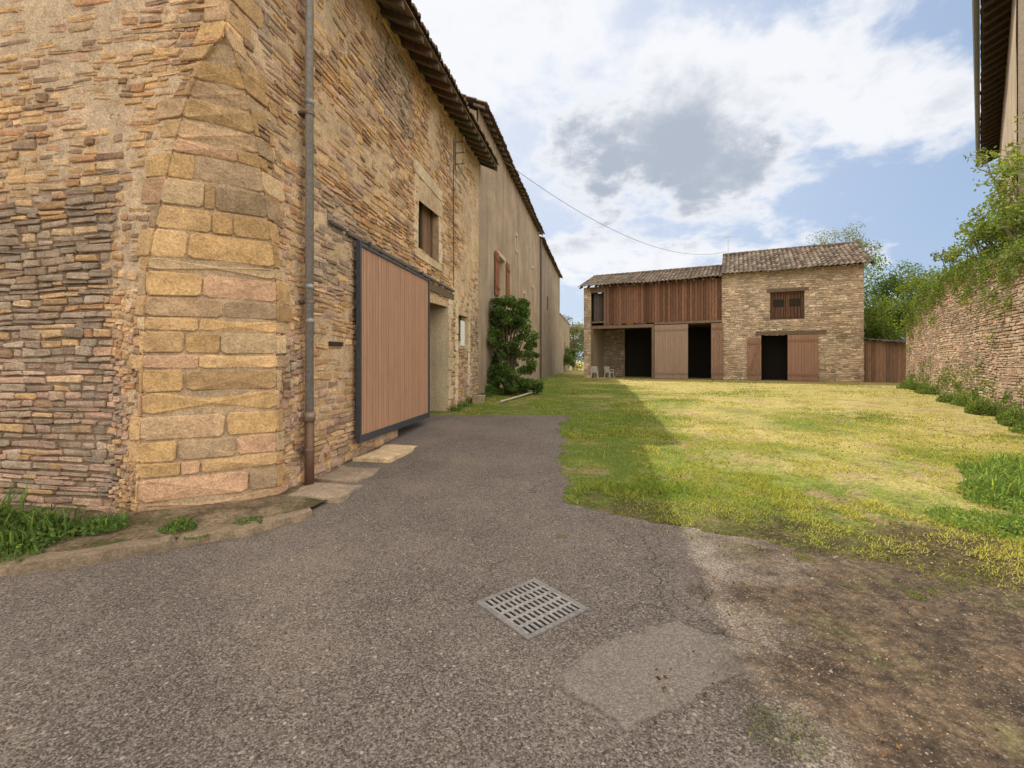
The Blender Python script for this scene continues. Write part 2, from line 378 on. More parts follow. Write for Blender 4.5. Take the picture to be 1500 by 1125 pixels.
def lowS(t,z): return np.clip((3.3+.3*np.sin(t*1.3)+.6*(fbm(t*1.2,z)-.5)-z)/.35,0,1)*np.clip((t-.95+.25*np.sin(z*2))/.25,0,1)
def colS(t,z):
    n=len(t);o=pick(OCH,n)*.98
    low=lowS(t,z)>.5;gr=pick(GRY,n);mixp=rng.random(n)<.7;o[low&mixp]=gr[low&mixp]
    pk=(z<1.6)&(rng.random(n)<.5)&(t>.6);o[pk]=pick(PNK,n)[pk];return o
def mortS(t,z):
    b=np.array([(.61,.46,.31)])*(0.82+.36*fbm(t*2,z*2))[:,None]
    k=lowS(t,z)[:,None];return b*(1-k)+np.array([(.27,.195,.135)])*k
def coverS(t,z):
    c=fbm(t*1.2+9,z*1.2+5,3);low=lowS(t,z)
    c0=-.005+(c-.45)*.07+(fbm(t*7,z*7)-.5)*.02+np.clip((z-3.3),0,1)*.006
    return edge_soft(t,c0*(1-low)+low*(-.018+(c-.45)*.05))
stone_wall("wall",mapS,8.5,-.05,7.3,(.04,.10),(.10,.36),[],colS,mortS,coverS,A,step=.05,wave=.07,dr=(.0,.026),gap=.011)
Lw=1.148
def mapC(t,n,z):
    a=aa(z);t=np.asarray(t,float);u=t/Lw
    e=(.87+.10*np.clip((2.2-z)/2.2,0,1))
    lx=C0[0]-.9889*e*a;ly=C0[1]+.1483*e*a;rx=C0[0]+dA[0]*.75*a;ry=C0[1]+dA[1]*.75*a
    nn=(.534,-.846);bul=.06*4*u*(1-u)*a
    return np.stack([lx+(rx-lx)*u+nn[0]*(n+bul),ly+(ry-ly)*u+nn[1]*(n+bul),z+0*t],-1)
QS=[];QA=[];QL=[];z=0.0
while z<7.0:
    h=random.choice([random.uniform(.13,.19),random.uniform(.2,.28)])
    if z+h<4.6:
        k=random.choice([1,2,2,3]) if float(aa(z+h/2))>.6 else 1
        e=[-.012]+sorted([random.uniform(.22,.78) for _ in range(k-1)])+[1.012]
        for q,r in zip(e[:-1],e[1:]):
            if r-q>.1: QS.append(((q+r)/2*Lw,z+h/2,(r-q)*Lw-random.uniform(.010,.018),h-random.uniform(.014,.022)))
    wa=random.uniform(.08,.6);wl=random.uniform(.05,.5)
    QA.append((wa/2-.012,z+h/2,wa+.02,h-.018));QL.append((wl/2-.012,z+h/2,wl+.02,h-.018));z+=h
QC=np.array([(.71,.47,.24),(.66,.425,.20),(.75,.54,.32),(.57,.37,.19),(.68,.44,.21),(.50,.355,.22),(.62,.42,.25),(.64,.40,.25)])
Vs=[];Fs=[];Cs=[];off=0
for S,mp in ((QS,mapC),(QA,mapA),(QL,mapS)):
    S=np.array(S);dd=rng.uniform(.018,.034,len(S))
    v,f=stones_geo(S,dd,mp,jit=.007,back=-.03,tilt=.008,bv=.009);Vs.append(v);Fs+=[tuple(i+off for i in q) for q in f];Cs.append(np.repeat(QC[rng.integers(0,len(QC),len(S))]*rng.uniform(.72,1.1,(len(S),1)),25,0));off+=len(v)
v,f,T,Z=base_geo(Lw,-.05,ZT,.04,[],lambda t,z:.004+(fbm(t*3,z*3)-.5)*.026,mapC);Vs.append(v);Fs+=(f+off).tolist();Cs.append(mortA(T,Z)*.85)
new_mesh("corner_quoin",np.concatenate(Vs),Fs,M_STONE,A,np.concatenate(Cs))
mb=MB();cc=(.42,.31,.19)
mb.box(FA,0.9,11.0,-8.3,-8,0,7.0,cc);mb.box(FA,10.75,11.0,-8,-.1,0,8.3,cc);mb.box(FA,1.5,10.7,-.75,-.62,0,7.6,(.1,.08,.06))
mb.poly([FA.p(0.02,0,7.2),FA.p(0.02,-4,9.2),FA.p(0.02,-8,7.0)],cc);mb.poly([FA.p(10.9,0,8.3),FA.p(10.9,-4,10.2),FA.p(10.9,-8,7.9)],cc)
mb.build("wall",M_PLAIN,A)
for ((a,b,c,d),dp),mt in zip(((cutsA[0],.6),(cutsA[1],.34),(cutsA[2],.25)),(M_CREAM,M_STONE,M_CREAM)):
    mb=MB();rc=(.42,.31,.19)
    mb.poly([FA.p(a,.01,c),FA.p(a,-dp,c),FA.p(a,-dp,d),FA.p(a,.01,d)],rc)
    mb.poly([FA.p(b,.01,c),FA.p(b,-dp,c),FA.p(b,-dp,d),FA.p(b,.01,d)],rc)
    mb.poly([FA.p(a,.01,d),FA.p(b,.01,d),FA.p(b,-dp,d),FA.p(a,-dp,d)],rc)
    mb.poly([FA.p(a,.01,c),FA.p(b,.01,c),FA.p(b,-dp,c),FA.p(a,-dp,c)],rc)
    mb.build("reveal",mt,A)
def blocks(name,F,rects,P,d=(.02,.035),parent=None,jit=.008):
    S=np.array([((a+b)/2,(c+e)/2,b-a-.012,e-c-.012) for a,b,c,e in rects]);v,f=stones_geo(S,rng.uniform(*d,len(S)),F.arr,jit=jit,back=-.05,tilt=.01)
    return new_mesh(name,v,f,M_STONE,parent,np.repeat(pick(P,len(S))*1.0,25,0))
PALE=np.array([(.70,.56,.37),(.66,.51,.33),(.74,.60,.41)])
R=[];z=.2
while z<3.2:
    h=random.uniform(.28,.45);R.append((7.5,7.5+random.choice([.25,.42]),z,min(z+h,3.25)));z+=h
blocks("door_jamb",FA,R,PALE,parent=A)
R=[];z=.3
while z<3.05:
    h=random.uniform(.3,.5);R.append((8.15,8.45,z,z+h));R.append((9.6,9.85,z,z+h));z+=h
R.append((8.0,10.0,3.1,3.42));R.append((8.45,9.6,1.92,2.1))
blocks("window_surround",FA,R,PALE,parent=A)
R=[(5.0,6.95,WZ1,WZ1+.28),(5.05,6.9,WZ0-.19,WZ0),(6.68,6.95,WZ0,4.5),(6.68,6.88,4.5,5.0),(6.68,6.98,5.0,WZ1),(5.0,5.28,WZ0,4.6),(5.05,5.28,4.6,WZ1)]
blocks("window_surround",FA,R,PALE*.9,parent=A)
win=bpy.data.objects.new("window",None);col.objects.link(win);win.parent=A;win.location=Vector(FA.p(5.98,-.2,4.05))-A.location
BR=(.15,.09,.055)
mb=MB();mb.box(FA,5.28,6.68,-.2,-.14,WZ0,WZ0+.08,BR);mb.box(FA,5.28,6.68,-.2,-.14,WZ1-.08,WZ1,BR)
for t in (5.28,5.94,6.60): mb.box(FA,t,t+.08,-.198,-.138,WZ0+.08,WZ1-.08,BR)
mb.build("frame",M_WOOD,win)
mb=MB();planks(mb,FA,6.02,6.6,-.19,-.165,WZ0+.08,WZ1-.08,.12,(.22,.135,.085));mb.build("shutter",M_WOOD,win)
mb=MB();mb.poly([FA.p(5.3,-.18,WZ0),FA.p(6.6,-.18,WZ0),FA.p(6.6,-.18,WZ1),FA.p(5.3,-.18,WZ1)]);mb.build("pane",M_DARK,win)
mb=MB();mb.box(FA,8.45,9.6,-.2,-.16,2.1,2.18,(.45,.4,.33));mb.box(FA,8.45,9.6,-.2,-.16,2.97,3.05,(.45,.4,.33))
for t in (8.45,8.98,9.52): mb.box(FA,t,t+.08,-.2,-.158,2.18,2.97,(.45,.4,.33))
mb.build("window_frame",M_WOOD,A)
mb=MB();mb.poly([FA.p(8.45,-.185,2.1),FA.p(9.6,-.185,2.1),FA.p(9.6,-.185,3.05),FA.p(8.45,-.185,3.05)]);mb.build("window_pane",M_GLASS,A)
mb=MB();mb.box(FA,4.0,7.95,-.3,.045,3.2,3.36,(.17,.125,.09),.012);mb.build("lintel",M_WOOD,A)
sd=bpy.data.objects.new("sliding_door",None);col.objects.link(sd);sd.parent=A;sd.location=Vector(FA.p(4,.1,.35))-A.location
mb=MB();planks(mb,FA,2.50,5.59,.09,.122,.47,3.32,.10,(.43,.245,.155),.06,.002,g=.006);mb.build("door_planks",M_DOORP,sd)
mb=MB();DK=(.07,.075,.09)
mb.box(FA,2.45,2.50,.08,.145,.36,3.40,DK);mb.box(FA,5.59,5.64,.08,.145,.36,3.36,DK);mb.box(FA,2.50,5.59,.08,.145,.36,.47,DK);mb.box(FA,2.50,5.59,.08,.145,3.32,3.36,DK);mb.box(FA,2.50,5.59,.075,.09,.47,3.32,(.06,.035,.025))
for t in (2.8,5.2): mb.box(FA,t,t+.05,.10,.14,3.36,3.46,DK)
mb.build("frame",M_METAL,sd)
mb=MB();mb.box(FA,2.2,7.85,.05,.09,3.42,3.465,(.12,.10,.085));
for t in np.arange(2.3,7.8,1.1): mb.box(FA,t,t+.04,-.01,.05,3.40,3.50,(.12,.10,.085))
mb.box(FA,1.78,2.2,.03,.06,3.46,3.50,(.09,.075,.06))
mb.build("rail",M_METAL,A)
mb=MB();mb.box(FA,5.72,5.76,.05,.09,1.2,1.9,(.08,.06,.05));mb.build("door_bolt",M_METAL,A)
mb=MB();mb.box(FA,1.8,2.14,.02,.045,1.80,1.86,(.05,.04,.035));mb.build("iron_fitting",M_METAL,A)
tile_roof(FA,-.3,11.35,.68,7.10,-4.0,9.25,name="roof",parent=A,z0b=8.26,z1b=10.35,colr=(.22,.16,.115))
tile_roof(FA,-.3,11.35,-8.4,7.0,-4.0,9.25,name="roof",parent=A,z0b=7.9,z1b=10.35,row=.8,per=.4)
mb=MB();t=-.2
sl=(9.25-7.10)/4.68
while t<11.3:
    ze=7.02+.099*t;P=[]
    for zo in (-.12,0):
        for (tt,nn) in ((t,-.4),(t+.09,-.4),(t+.09,.6),(t,.6)): P.append(FA.p(tt,nn,ze+zo+(.68-nn)*sl))
    mb.hexa(P,(.16*random.uniform(.7,1.2),.12,.085));t+=random.uniform(.42,.5)
for k in range(7):
    n0=-.38+k*.145;P=[]
    for zo in (.0,.02):
        for (tt,nn) in ((-.28,n0),(11.3,n0),(11.3,n0+.135),(-.28,n0+.135)): P.append(FA.p(tt,nn,7.025+.099*tt+zo+(.68-nn)*sl))
    c=random.uniform(.7,1.2);mb.hexa(P,(.2*c,.15*c,.105*c))
mb.build("rafter",M_WOOD,A)
dp=thing("downpipe",FA.p(1.2,.12,0),"grey zinc downpipe with rusty cast iron foot on stone wall","downpipe")
mb=MB();Z1=(.36,.35,.34)
mb.tube([FA.p(1.2,.12,.95),FA.p(1.2,.12,7.0),FA.p(1.2,.45,7.25)],.05,14,Z1)
for z in (2.08,2.5,4.75): mb.tube([FA.p(1.2,.12,z-.03),FA.p(1.2,.12,z+.03)],.058,14,(.30,.29,.28))
mb.build("pipe",M_METAL,dp,True)
mb=MB();mb.tube([FA.p(1.2,.12,.02),FA.p(1.2,.12,.9)],.056,14,(.16,.095,.065));mb.tube([FA.p(1.2,.12,.86),FA.p(1.2,.12,.97)],.07,14,(.25,.18,.14));mb.tube([FA.p(1.2,.12,.0),FA.p(1.2,.12,.06)],.068,14,(.15,.09,.07));mb.build("pipe_foot",M_METAL,dp,True)
for z in (.5,2.3,4.6,6.4):
    mb=MB();mb.box(FA,1.13,1.27,-.02,.075,z,z+.03,(.16,.12,.09));mb.tube([FA.p(1.2,.12,z),FA.p(1.2,.12,z+.03)],.064,14,(.2,.15,.12));mb.build("bracket",M_METAL,dp)
nb=MB();nb.box(FA,8.62,9.05,.035,.05,2.02,2.74,(.8,.79,.75));o=nb.build("notice_board",M_PLAIN);o["label"]="small plain white notice board fixed beside a stone window";o["category"]="sign"
e=thing("insulator_bracket",FA.p(8.1,0,7.2),"iron bracket with porcelain insulators on the stone wall","insulator")
mb=MB();
for z in (6.95,7.25,7.55): mb.tube([FA.p(8.1,0,z),FA.p(8.1,.28,z)],.012,6,(.1,.09,.08));mb.tube([FA.p(8.1,.26,z),FA.p(8.1,.26,z+.06),FA.p(8.1,.26,z+.12)],[.04,.028,.035],8,(.30,.2,.14))
mb.tube([FA.p(8.1,.03,6.8),FA.p(8.1,.03,7.8)],.014,6,(.1,.09,.08));mb.build("bracket_arm",M_METAL,e)
mb=MB();mb.tube([FA.p(7.95,.035,7.6),FA.p(7.9,.035,6.0),FA.p(7.93,.035,4.4),FA.p(7.9,.035,3.6)],.011,6,(.08,.07,.06));o=mb.build("wall_cable",M_PLAIN);o["label"]="thin dark electric cable running down the stone wall";o["category"]="cable"
# ================================================================== BUILDINGS B / C / D
FB=Fr((-1.147,15.3),(.1914,.9815),(.9815,-.1914))
def plaster_wall(name,F,t0,t1,z0,z1,cuts,mat,parent,amp=.015,step=.18):
    cu=[(a-t0,b-t0,c,d) for a,b,c,d in cuts]
    v,f,T,Z=base_geo(t1-t0,z0,z1,step,cu,lambda t,z:(fbm(t*.8,z*.8)-.5)*amp*2,lambda t,n,z:F.arr(t+t0,n,z))
    return new_mesh(name,v,f,mat,parent,smooth=True)
B=thing("rendered_house",FB.p(0,0,.35),"tall house with weathered beige render and red-brown shutters","building")
cB=[(3.1,4.3,4.15,5.85),(9.1,9.7,4.4,5.2),(12.2,12.8,6.1,7.2),(6.9,7.3,7.0,7.7)]
plaster_wall("wall",FB,0,15.6,.2,10.1,cB,M_PLAST,B)
mb=MB();mb.box(FB,0,15.6,-8.2,-8,0,10,(.4,.3,.2));mb.box(FB,0,.2,-8,-.05,0,10,(.4,.3,.2));mb.box(FB,15.4,15.58,-8,-.05,0,10,(.4,.3,.2))
mb.poly([FB.p(.05,0,10),FB.p(.05,-4,11.8),FB.p(.05,-8,10)],(.4,.3,.2));mb.build("wall",M_PLAIN,B)
for (a,b,c,d) in cB:
    mb=MB();mb.poly([FB.p(a,-.25,c),FB.p(b,-.25,c),FB.p(b,-.25,d),FB.p(a,-.25,d)]);mb.build("window_pane",M_GLASS,B)
    mb=MB()
    mb.box(FB,a-.12,b+.12,-.25,.03,c-.12,c,(.55,.44,.31));mb.box(FB,a-.12,b+.12,-.25,.025,d,d+.16,(.55,.44,.31));mb.box(FB,a-.12,a,-.25,.022,c,d,(.55,.44,.31));mb.box(FB,b,b+.12,-.25,.022,c,d,(.55,.44,.31))
    mb.build("window_surround",M_PLAIN,B)
for a,b in ((2.35,2.96),(4.44,5.05)):
    mb=MB();planks(mb,FB,a,b,.04,.08,4.15,5.85,.12,(.26,.11,.065));mb.box(FB,a,b,.08,.105,4.4,4.5,(.22,.09,.05));mb.box(FB,a,b,.08,.105,5.5,5.6,(.22,.09,.05));mb.build("shutter",M_WOOD,B)
tile_roof(FB,-.25,15.9,.36,10.1,-4,11.9,name="roof",parent=B,colr=(.22,.16,.115))
tile_roof(FB,-.25,15.9,-8.5,9.8,-4,11.9,name="roof",parent=B,row=.8,per=.44)
mb=MB()
for t in np.arange(-.2,15.8,.5): 
    P=[FB.p(tt,nn,9.98+zo+(.36-nn)*.41) for zo in (-.08,0) for tt,nn in ((t,-.1),(t+.09,-.1),(t+.09,.28),(t,.28))];mb.hexa(P,(.16,.12,.09))
mb.build("rafter",M_WOOD,B)
mb=MB();mb.box(FB,11.2,12.0,-1.9,-1.2,10.6,12.1,(.35,.2,.13));mb.box(FB,11.1,12.1,-2.0,-1.1,12.1,12.22,(.4,.3,.22));mb.build("chimney",M_PLAIN,B)
Cc=thing("rendered_outbuilding",FB.p(15.6,0,.35),"long outbuilding with dark stained cement render","building")
plaster_wall("wall",FB,15.62,31.2,.2,9.9,[(20,20.8,5.5,6.6)],M_PLAST2,Cc)
mb=MB();mb.box(FB,15.62,31.2,-7.2,-7,0,9.8,(.3,.25,.2));mb.box(FB,31.0,31.2,-7,-.05,0,9.8,(.3,.25,.2));mb.box(FB,19.9,20.9,-.3,-.2,5.4,6.7,(.03,.03,.03));mb.build("wall",M_PLAIN,Cc)
tile_roof(FB,15.95,31.5,.3,9.9,-3.5,11.3,name="roof",parent=Cc,row=.5,per=.3,colr=(.22,.16,.115))
mb=MB();mb.tube([FB.p(15.75,.1,.35),FB.p(15.75,.1,9.8)],.06,8,(.16,.12,.1));mb.build("downpipe",M_METAL,Cc)
D=thing("boundary_wall",FB.p(31.3,0,.35),"tall grey boundary wall beyond the houses","wall")
plaster_wall("wall",FB,31.25,46,.2,6.3,[],M_PLAST2,D)
mb=MB();mb.box(FB,31.25,46,-.5,-.02,.2,6.25,(.3,.25,.2));mb.box(FB,31.25,46,-.55,.06,6.25,6.4,(.22,.17,.13));mb.build("coping",M_PLAIN,D)
# ================================================================== BARN
FBn=Fr((5.25,33.3),(.897,-.441),(-.441,-.897))
Bn=thing("stone_barn",FBn.p(8,0,.35),"two storey stone barn with timber loft, tiled roof and brown doors","barn")
OB=np.array([(.76,.62,.48),(.68,.545,.41),(.80,.67,.53),(.60,.465,.35),(.72,.56,.42),(.54,.43,.33),(.45,.345,.26),(.66,.50,.37)])
def colB(t,z): return pick(OB,len(t))
def mortB(t,z): return np.array([(.52,.42,.32)])*(0.75+.5*fbm(t*1.5,z*1.5))[:,None]
def covB(t,z): return -.018+(fbm(t*.9,z*.9+2,3)-.45)*.05
sR=9.17
cBn=[(11.4-sR,14.28-sR,.0,3.18),(11.88-sR,13.67-sR,4.1,5.8)]
stone_wall("wall",lambda t,n,z:FBn.arr(t+sR,n,z),16.55-sR,.2,7.15,(.07,.15),(.14,.40),cBn,colB,mortB,covB,Bn,step=.12,gap=.028,dr=(.0,.045),mat=M_STONE2,wave=.09)
FBe=Fr(FBn.p(16.55,0,0)[:2],(.441,.897),(.897,-.441))
stone_wall("wall",FBe.arr,7,.2,7.15,(.12,.2),(.2,.5),[],colB,mortB,covB,Bn,step=.2,gap=.03,mat=M_STONE2)
mb=MB();mb.poly([FBe.p(0,.0,7.1),FBe.p(7,0,7.1),FBe.p(3.5,0,9.0)],(.42,.34,.22));mb.box(FBn,0,16.5,-7.2,-7,.2,7.0,(.4,.3,.2));mb.box(FBn,0,.25,-7,-.5,.2,6.9,(.42,.33,.22));mb.box(FBn,sR-.1,sR+.2,-6.6,-.3,.2,6.9,(.4,.3,.2))
mb.box(FBn,.3,sR-.2,-7,-.4,4.0,4.12,(.12,.09,.06));mb.build("wall",M_PLAIN,Bn)
stone_wall("wall",FBn.arr,.55,.2,6.9,(.12,.22),(.2,.5),[],colB,mortB,covB,Bn,step=.2,gap=.03,mat=M_STONE2)
FBr=Fr(FBn.p(.3,-3.2,0)[:2],(.897,-.441),(-.441,-.897))
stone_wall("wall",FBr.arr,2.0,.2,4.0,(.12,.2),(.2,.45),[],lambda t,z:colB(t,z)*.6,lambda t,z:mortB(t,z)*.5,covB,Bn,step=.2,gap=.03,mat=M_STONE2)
mb=MB();mb.box(FBn,.55,.62,-3.2,-.3,.2,4,(.40,.33,.24));mb.build("wall",M_PLAIN,Bn)
mb=MB();planks(mb,FBn,1.55,9.17,.0,.03,4.15,6.95,.17,(.21,.11,.073),.38,.012,.06,g=.010);mb.build("loft_cladding",M_WOOD,Bn)
mb=MB();T=(.22,.155,.11)
mb.box(FBn,.5,5.0,-.2,.03,3.88,4.10,T,.01);mb.box(FBn,.5,1.55,-.1,.06,4.3,4.4,T);mb.box(FBn,1.5,1.62,-.1,.05,4.1,6.95,T);mb.box(FBn,.5,1.55,-.1,.04,6.5,6.9,T);mb.box(FBn,4.82,5.0,-.15,.04,.3,3.88,T);mb.box(FBn,.55,.7,-.15,.02,.3,3.88,T)
mb.box(FBn,5.0,9.17,.04,.1,4.05,4.2,T,.008)
mb.build("timber_frame",M_WOOD,Bn)
mb=MB();planks(mb,FBn,.62,1.45,-.5,-.45,4.4,6.5,.2,(.12,.1,.09),.2);mb.build("loft_shutter",M_WOOD,Bn)
def door(name,F,t0,t1,n,z0,z1,c,par,brace=True,w=.17,label=None,mat=None,var=.12):
    d=bpy.data.objects.new(name,None);col.objects.link(d);d.parent=par;d.location=Vector(F.p(t0,n,z0))-par.location
    if label:d["label"]=label
    mt=mat or M_WOOD
    mb=MB();planks(mb,F,t0,t1,n,n+.035,z0,z1,w,c,var,.004);mb.build("door_planks",mt,d)
    k=.8;cc=(c[0]*k,c[1]*k,c[2]*k)
    for z in (z0+.3,z1-.4):
        mb=MB();mb.box(F,t0,t1,n+.04,n+.065,z,z+.12,cc);mb.build("door_batten",mt,d)
    if brace:
        mb=MB();mb.hexa([F.p(t0+.02,n+.04,z0+.42),F.p(t0+.16,n+.04,z0+.42),F.p(t0+.16,n+.06,z0+.42),F.p(t0+.02,n+.06,z0+.42),F.p(t1-.16,n+.04,z1-.4),F.p(t1-.02,n+.04,z1-.4),F.p(t1-.02,n+.06,z1-.4),F.p(t1-.16,n+.06,z1-.4)],cc)
        mb.build("door_batten",mt,d)
door("barn_door",FBn,5.02,7.15,.06,.38,4.0,(.37,.265,.205),Bn,False,label="dull pale brown tall door",mat=M_DOORP,var=.04)
door("barn_door",FBn,8.55,9.25,.06,.38,4.0,(.30,.19,.14),Bn,False,label="narrow brown plank door leaf")
door("barn_door",FBn,12.8,14.35,.05,.38,3.15,(.36,.21,.15),Bn,False,mat=M_DOORP,var=.07)
door("barn_door",FBn,10.62,11.38,.05,.38,3.0,(.34,.205,.15),Bn,True,label="small braced door leaf folded open on the wall")
for q in ((11.1,14.75,.07,3.18,3.4),(11.7,13.9,.05,5.8,5.98)):
    mb=MB();mb.box(FBn,q[0],q[1],-.3,q[2],q[3],q[4],(.18,.135,.10),.012);mb.build("lintel",M_WOOD,Bn)
mb=MB()
mb.box(FBn,11.88,13.67,-.25,-.17,4.1,4.2,BR);mb.box(FBn,11.88,13.67,-.25,-.17,5.7,5.8,BR)
for t in (11.88,12.73,13.57): mb.box(FBn,t,t+.1,-.25,-.168,4.2,5.7,BR)
mb.build("window_frame",M_WOOD,Bn)
for q,kk_ in ((11.98,.7),(12.83,.9)):
    mb=MB();planks(mb,FBn,q,q+.74,-.24,-.2,4.22,5.7,.16,(.14,.078,.055),.2,g=.012);mb.box(FBn,q+.08,q+.66,-.235,-.185,4.9,5.35,(.04,.03,.025));mb.build("window_shutter",M_WOOD,Bn)
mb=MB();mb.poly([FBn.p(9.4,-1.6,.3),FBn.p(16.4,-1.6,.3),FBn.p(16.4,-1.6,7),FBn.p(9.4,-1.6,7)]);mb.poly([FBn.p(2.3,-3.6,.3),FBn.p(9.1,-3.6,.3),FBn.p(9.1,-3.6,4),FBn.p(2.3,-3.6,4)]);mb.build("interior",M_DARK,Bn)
RC=(.165,.128,.10)
tile_roof(FBn,-.3,9.2,.5,6.93,-3.6,8.35,name="roof",parent=Bn,per=.26,row=.42,colr=RC,red=.015)
tile_roof(FBn,9.15,16.95,.45,7.08,-3.5,9.1,name="roof",parent=Bn,per=.26,row=.42,colr=RC,red=.015)
tile_roof(FBn,-.3,9.2,-7.4,6.8,-3.6,8.35,name="roof",parent=Bn,per=.5,row=.9)
tile_roof(FBn,9.15,16.95,-7.4,6.9,-3.5,9.1,name="roof",parent=Bn,per=.5,row=.9)
for a,b,n,z in ((-.3,9.2,-3.6,8.35),(9.15,16.95,-3.5,9.1)):
    mb=MB();t=a
    while t<b: k=random.uniform(.7,1.2);mb.tube([FBn.p(t,n,z-.02),FBn.p(min(t+.42,b),n,z+.01)],.12,8,(.18*k,.145*k,.115*k));t+=.4
    mb.build("ridge_tile",M_TILE,Bn)
mb=MB();t=-.2
while t<16.9:
    ze=6.88 if t<9.1 else 7.02;s2=.345 if t<9.1 else .51
    mb.hexa([FBn.p(tt,nn,ze+zo+(.45-nn)*s2) for zo in (-.12,-.01) for tt,nn in ((t,-.2),(t+.1,-.2),(t+.1,.42),(t,.42))],(.15,.11,.085));t+=.55
mb.build("rafter",M_WOOD,Bn)
an=MB();an.tube([FBn.p(9.5,-3.3,8.9),FBn.p(9.5,-3.3,10.5)],.018,6,(.6,.6,.6));an.tube([FBn.p(9.25,-3.3,10.3),FBn.p(9.75,-3.3,10.3)],.01,5,(.6,.6,.6))
for k in range(4): an.tube([FBn.p(9.28+k*.14,-3.45,10.3),FBn.p(9.28+k*.14,-3.15,10.3)],.007,5,(.6,.6,.6))
o=an.build("antenna",M_METAL);o["label"]="thin metal television antenna on a tiled ridge";o["category"]="antenna"
sh=thing("wooden_shed",FBn.p(17.6,0,.35),"low lean-to shed with brown plank door","shed")
mb=MB();planks(mb,FBn,16.6,18.9,-.6,-.55,.3,2.7,.2,(.30,.185,.13),.2);mb.build("wall",M_WOOD,sh)
mb=MB();mb.box(FBn,18.9,19.0,-4,-.6,.3,2.6,(.3,.2,.13));mb.box(FBn,16.6,16.75,-.55,-.48,.3,2.7,T);mb.box(FBn,17.7,17.8,-.55,-.48,.3,2.7,T);mb.box(FBn,18.8,18.95,-.55,-.48,.3,2.7,T);mb.build("timber_frame",M_WOOD,sh)
tile_roof(FBn,16.6,19.6,-.2,2.78,-3.5,3.05,name="roof",parent=sh,per=.3,row=.5,z0b=2.5,z1b=2.75,colr=(.16,.145,.13),red=.01)
# ================================================================== GARDEN WALL + RIGHT HOUSE
FG=Fr((9.0,6.55),(.549,.836),(-.836,.549))
GW=thing("garden_wall",FG.p(8,0,.3),"high dry stone garden wall overgrown with ivy and shrubs","wall")
topG=lambda t:float(np.interp(t,[0,4.4,7,11.6,13.5,17.3,19],[3.9,4.0,4.2,4.6,4.5,4.0,3.6]))+.08*(float(vn(t*1.7,2))-.5)
def colG(t,z):
    n=len(t);o=pick(GRY,n)*(.7+.5*fbm(t*.8,z*1.1))[:,None]*1.15;s=rng.random(n)<.4;o[s]=pick(PNK,n)[s]*.85;return o
stone_wall("wall",FG.arr,19,.0,4.9,(.045,.095),(.14,.42),[],colG,lambda t,z:np.array([(.24,.175,.13)])*(0.7+.6*fbm(t*2,z*2))[:,None],lambda t,z:-.014+(fbm(t,z,3)-.45)*.045,GW,step=.12,top=topG,wave=.04,gap=.012,dr=(-.004,.020))
mb=MB();t=0
while t<19:
    w=random.uniform(.25,.5);zt=topG(t+w/2);mb.box(FG,t,t+w-.02,-.5,.05,zt-.06,zt+random.uniform(.03,.07),(.30*random.uniform(.7,1.2),.235,.17),.012);t+=w
mb.build("coping",M_SLAB,GW)
mb=MB();t=0
while t<19: mb.box(FG,t,t+1,-.45,-.1,.0,topG(t+.5)-.15,(.3,.23,.15));t+=1
mb.build("wall_core",M_PLAIN,GW)
RH=thing("tall_house",(13,11.73,.35),"tall beige rendered house with deep dark eave","building")
FR=Fr((13.0,11.73),(1.03,1),(-.718,.697))
LR=17.0
plaster_wall("wall",FR,0,LR,.2,12.3,[(7.0,8.1,6.2,8.0)],M_PLAST,RH,step=.4)
mb=MB();mb.box(FR,0,LR,-6,-5.9,0,12.2,(.4,.33,.25));mb.box(FR,LR-.2,LR,-6,-.03,0,12.3,(.4,.33,.25));mb.box(FR,0.02,.2,-6,-.03,0,12.3,(.4,.33,.25));mb.build("wall",M_PLAIN,RH)
mb=MB();mb.poly([FR.p(6.9,-.2,6.1),FR.p(8.2,-.2,6.1),FR.p(8.2,-.2,8.1),FR.p(6.9,-.2,8.1)]);mb.build("window_pane",M_GLASS,RH)
mb=MB();planks(mb,FR,6.2,6.95,.03,.07,6.2,8.0,.15,(.2,.09,.05));mb.build("shutter",M_WOOD,RH)
tile_roof(FR,-.3,LR+.3,.65,12.05,-3.5,13.9,name="roof",parent=RH,per=.3,row=.5)
mb=MB()
for t in np.arange(-.2,LR+.2,.55): mb.hexa([FR.p(tt,nn,11.98+zo+(.65-nn)*.44) for zo in (-.16,0) for tt,nn in ((t,-.1),(t+.12,-.1),(t+.12,.58),(t,.58))],(.09,.065,.05))
for k in range(4):
    n0=-.1+k*.18;mb.hexa([FR.p(tt,nn,11.99+zo+(.65-nn)*.44) for zo in (0,.02) for tt,nn in ((-.3,n0),(LR+.3,n0),(LR+.3,n0+.17),(-.3,n0+.17))],(.10,.075,.055))
mb.build("rafter",M_WOOD,RH)
mb=MB();mb.tube([FR.p(-.3,.74,12.0),FR.p(LR+.3,.74,12.0)],.08,8,(.2,.2,.2));mb.build("gutter",M_METAL,RH)
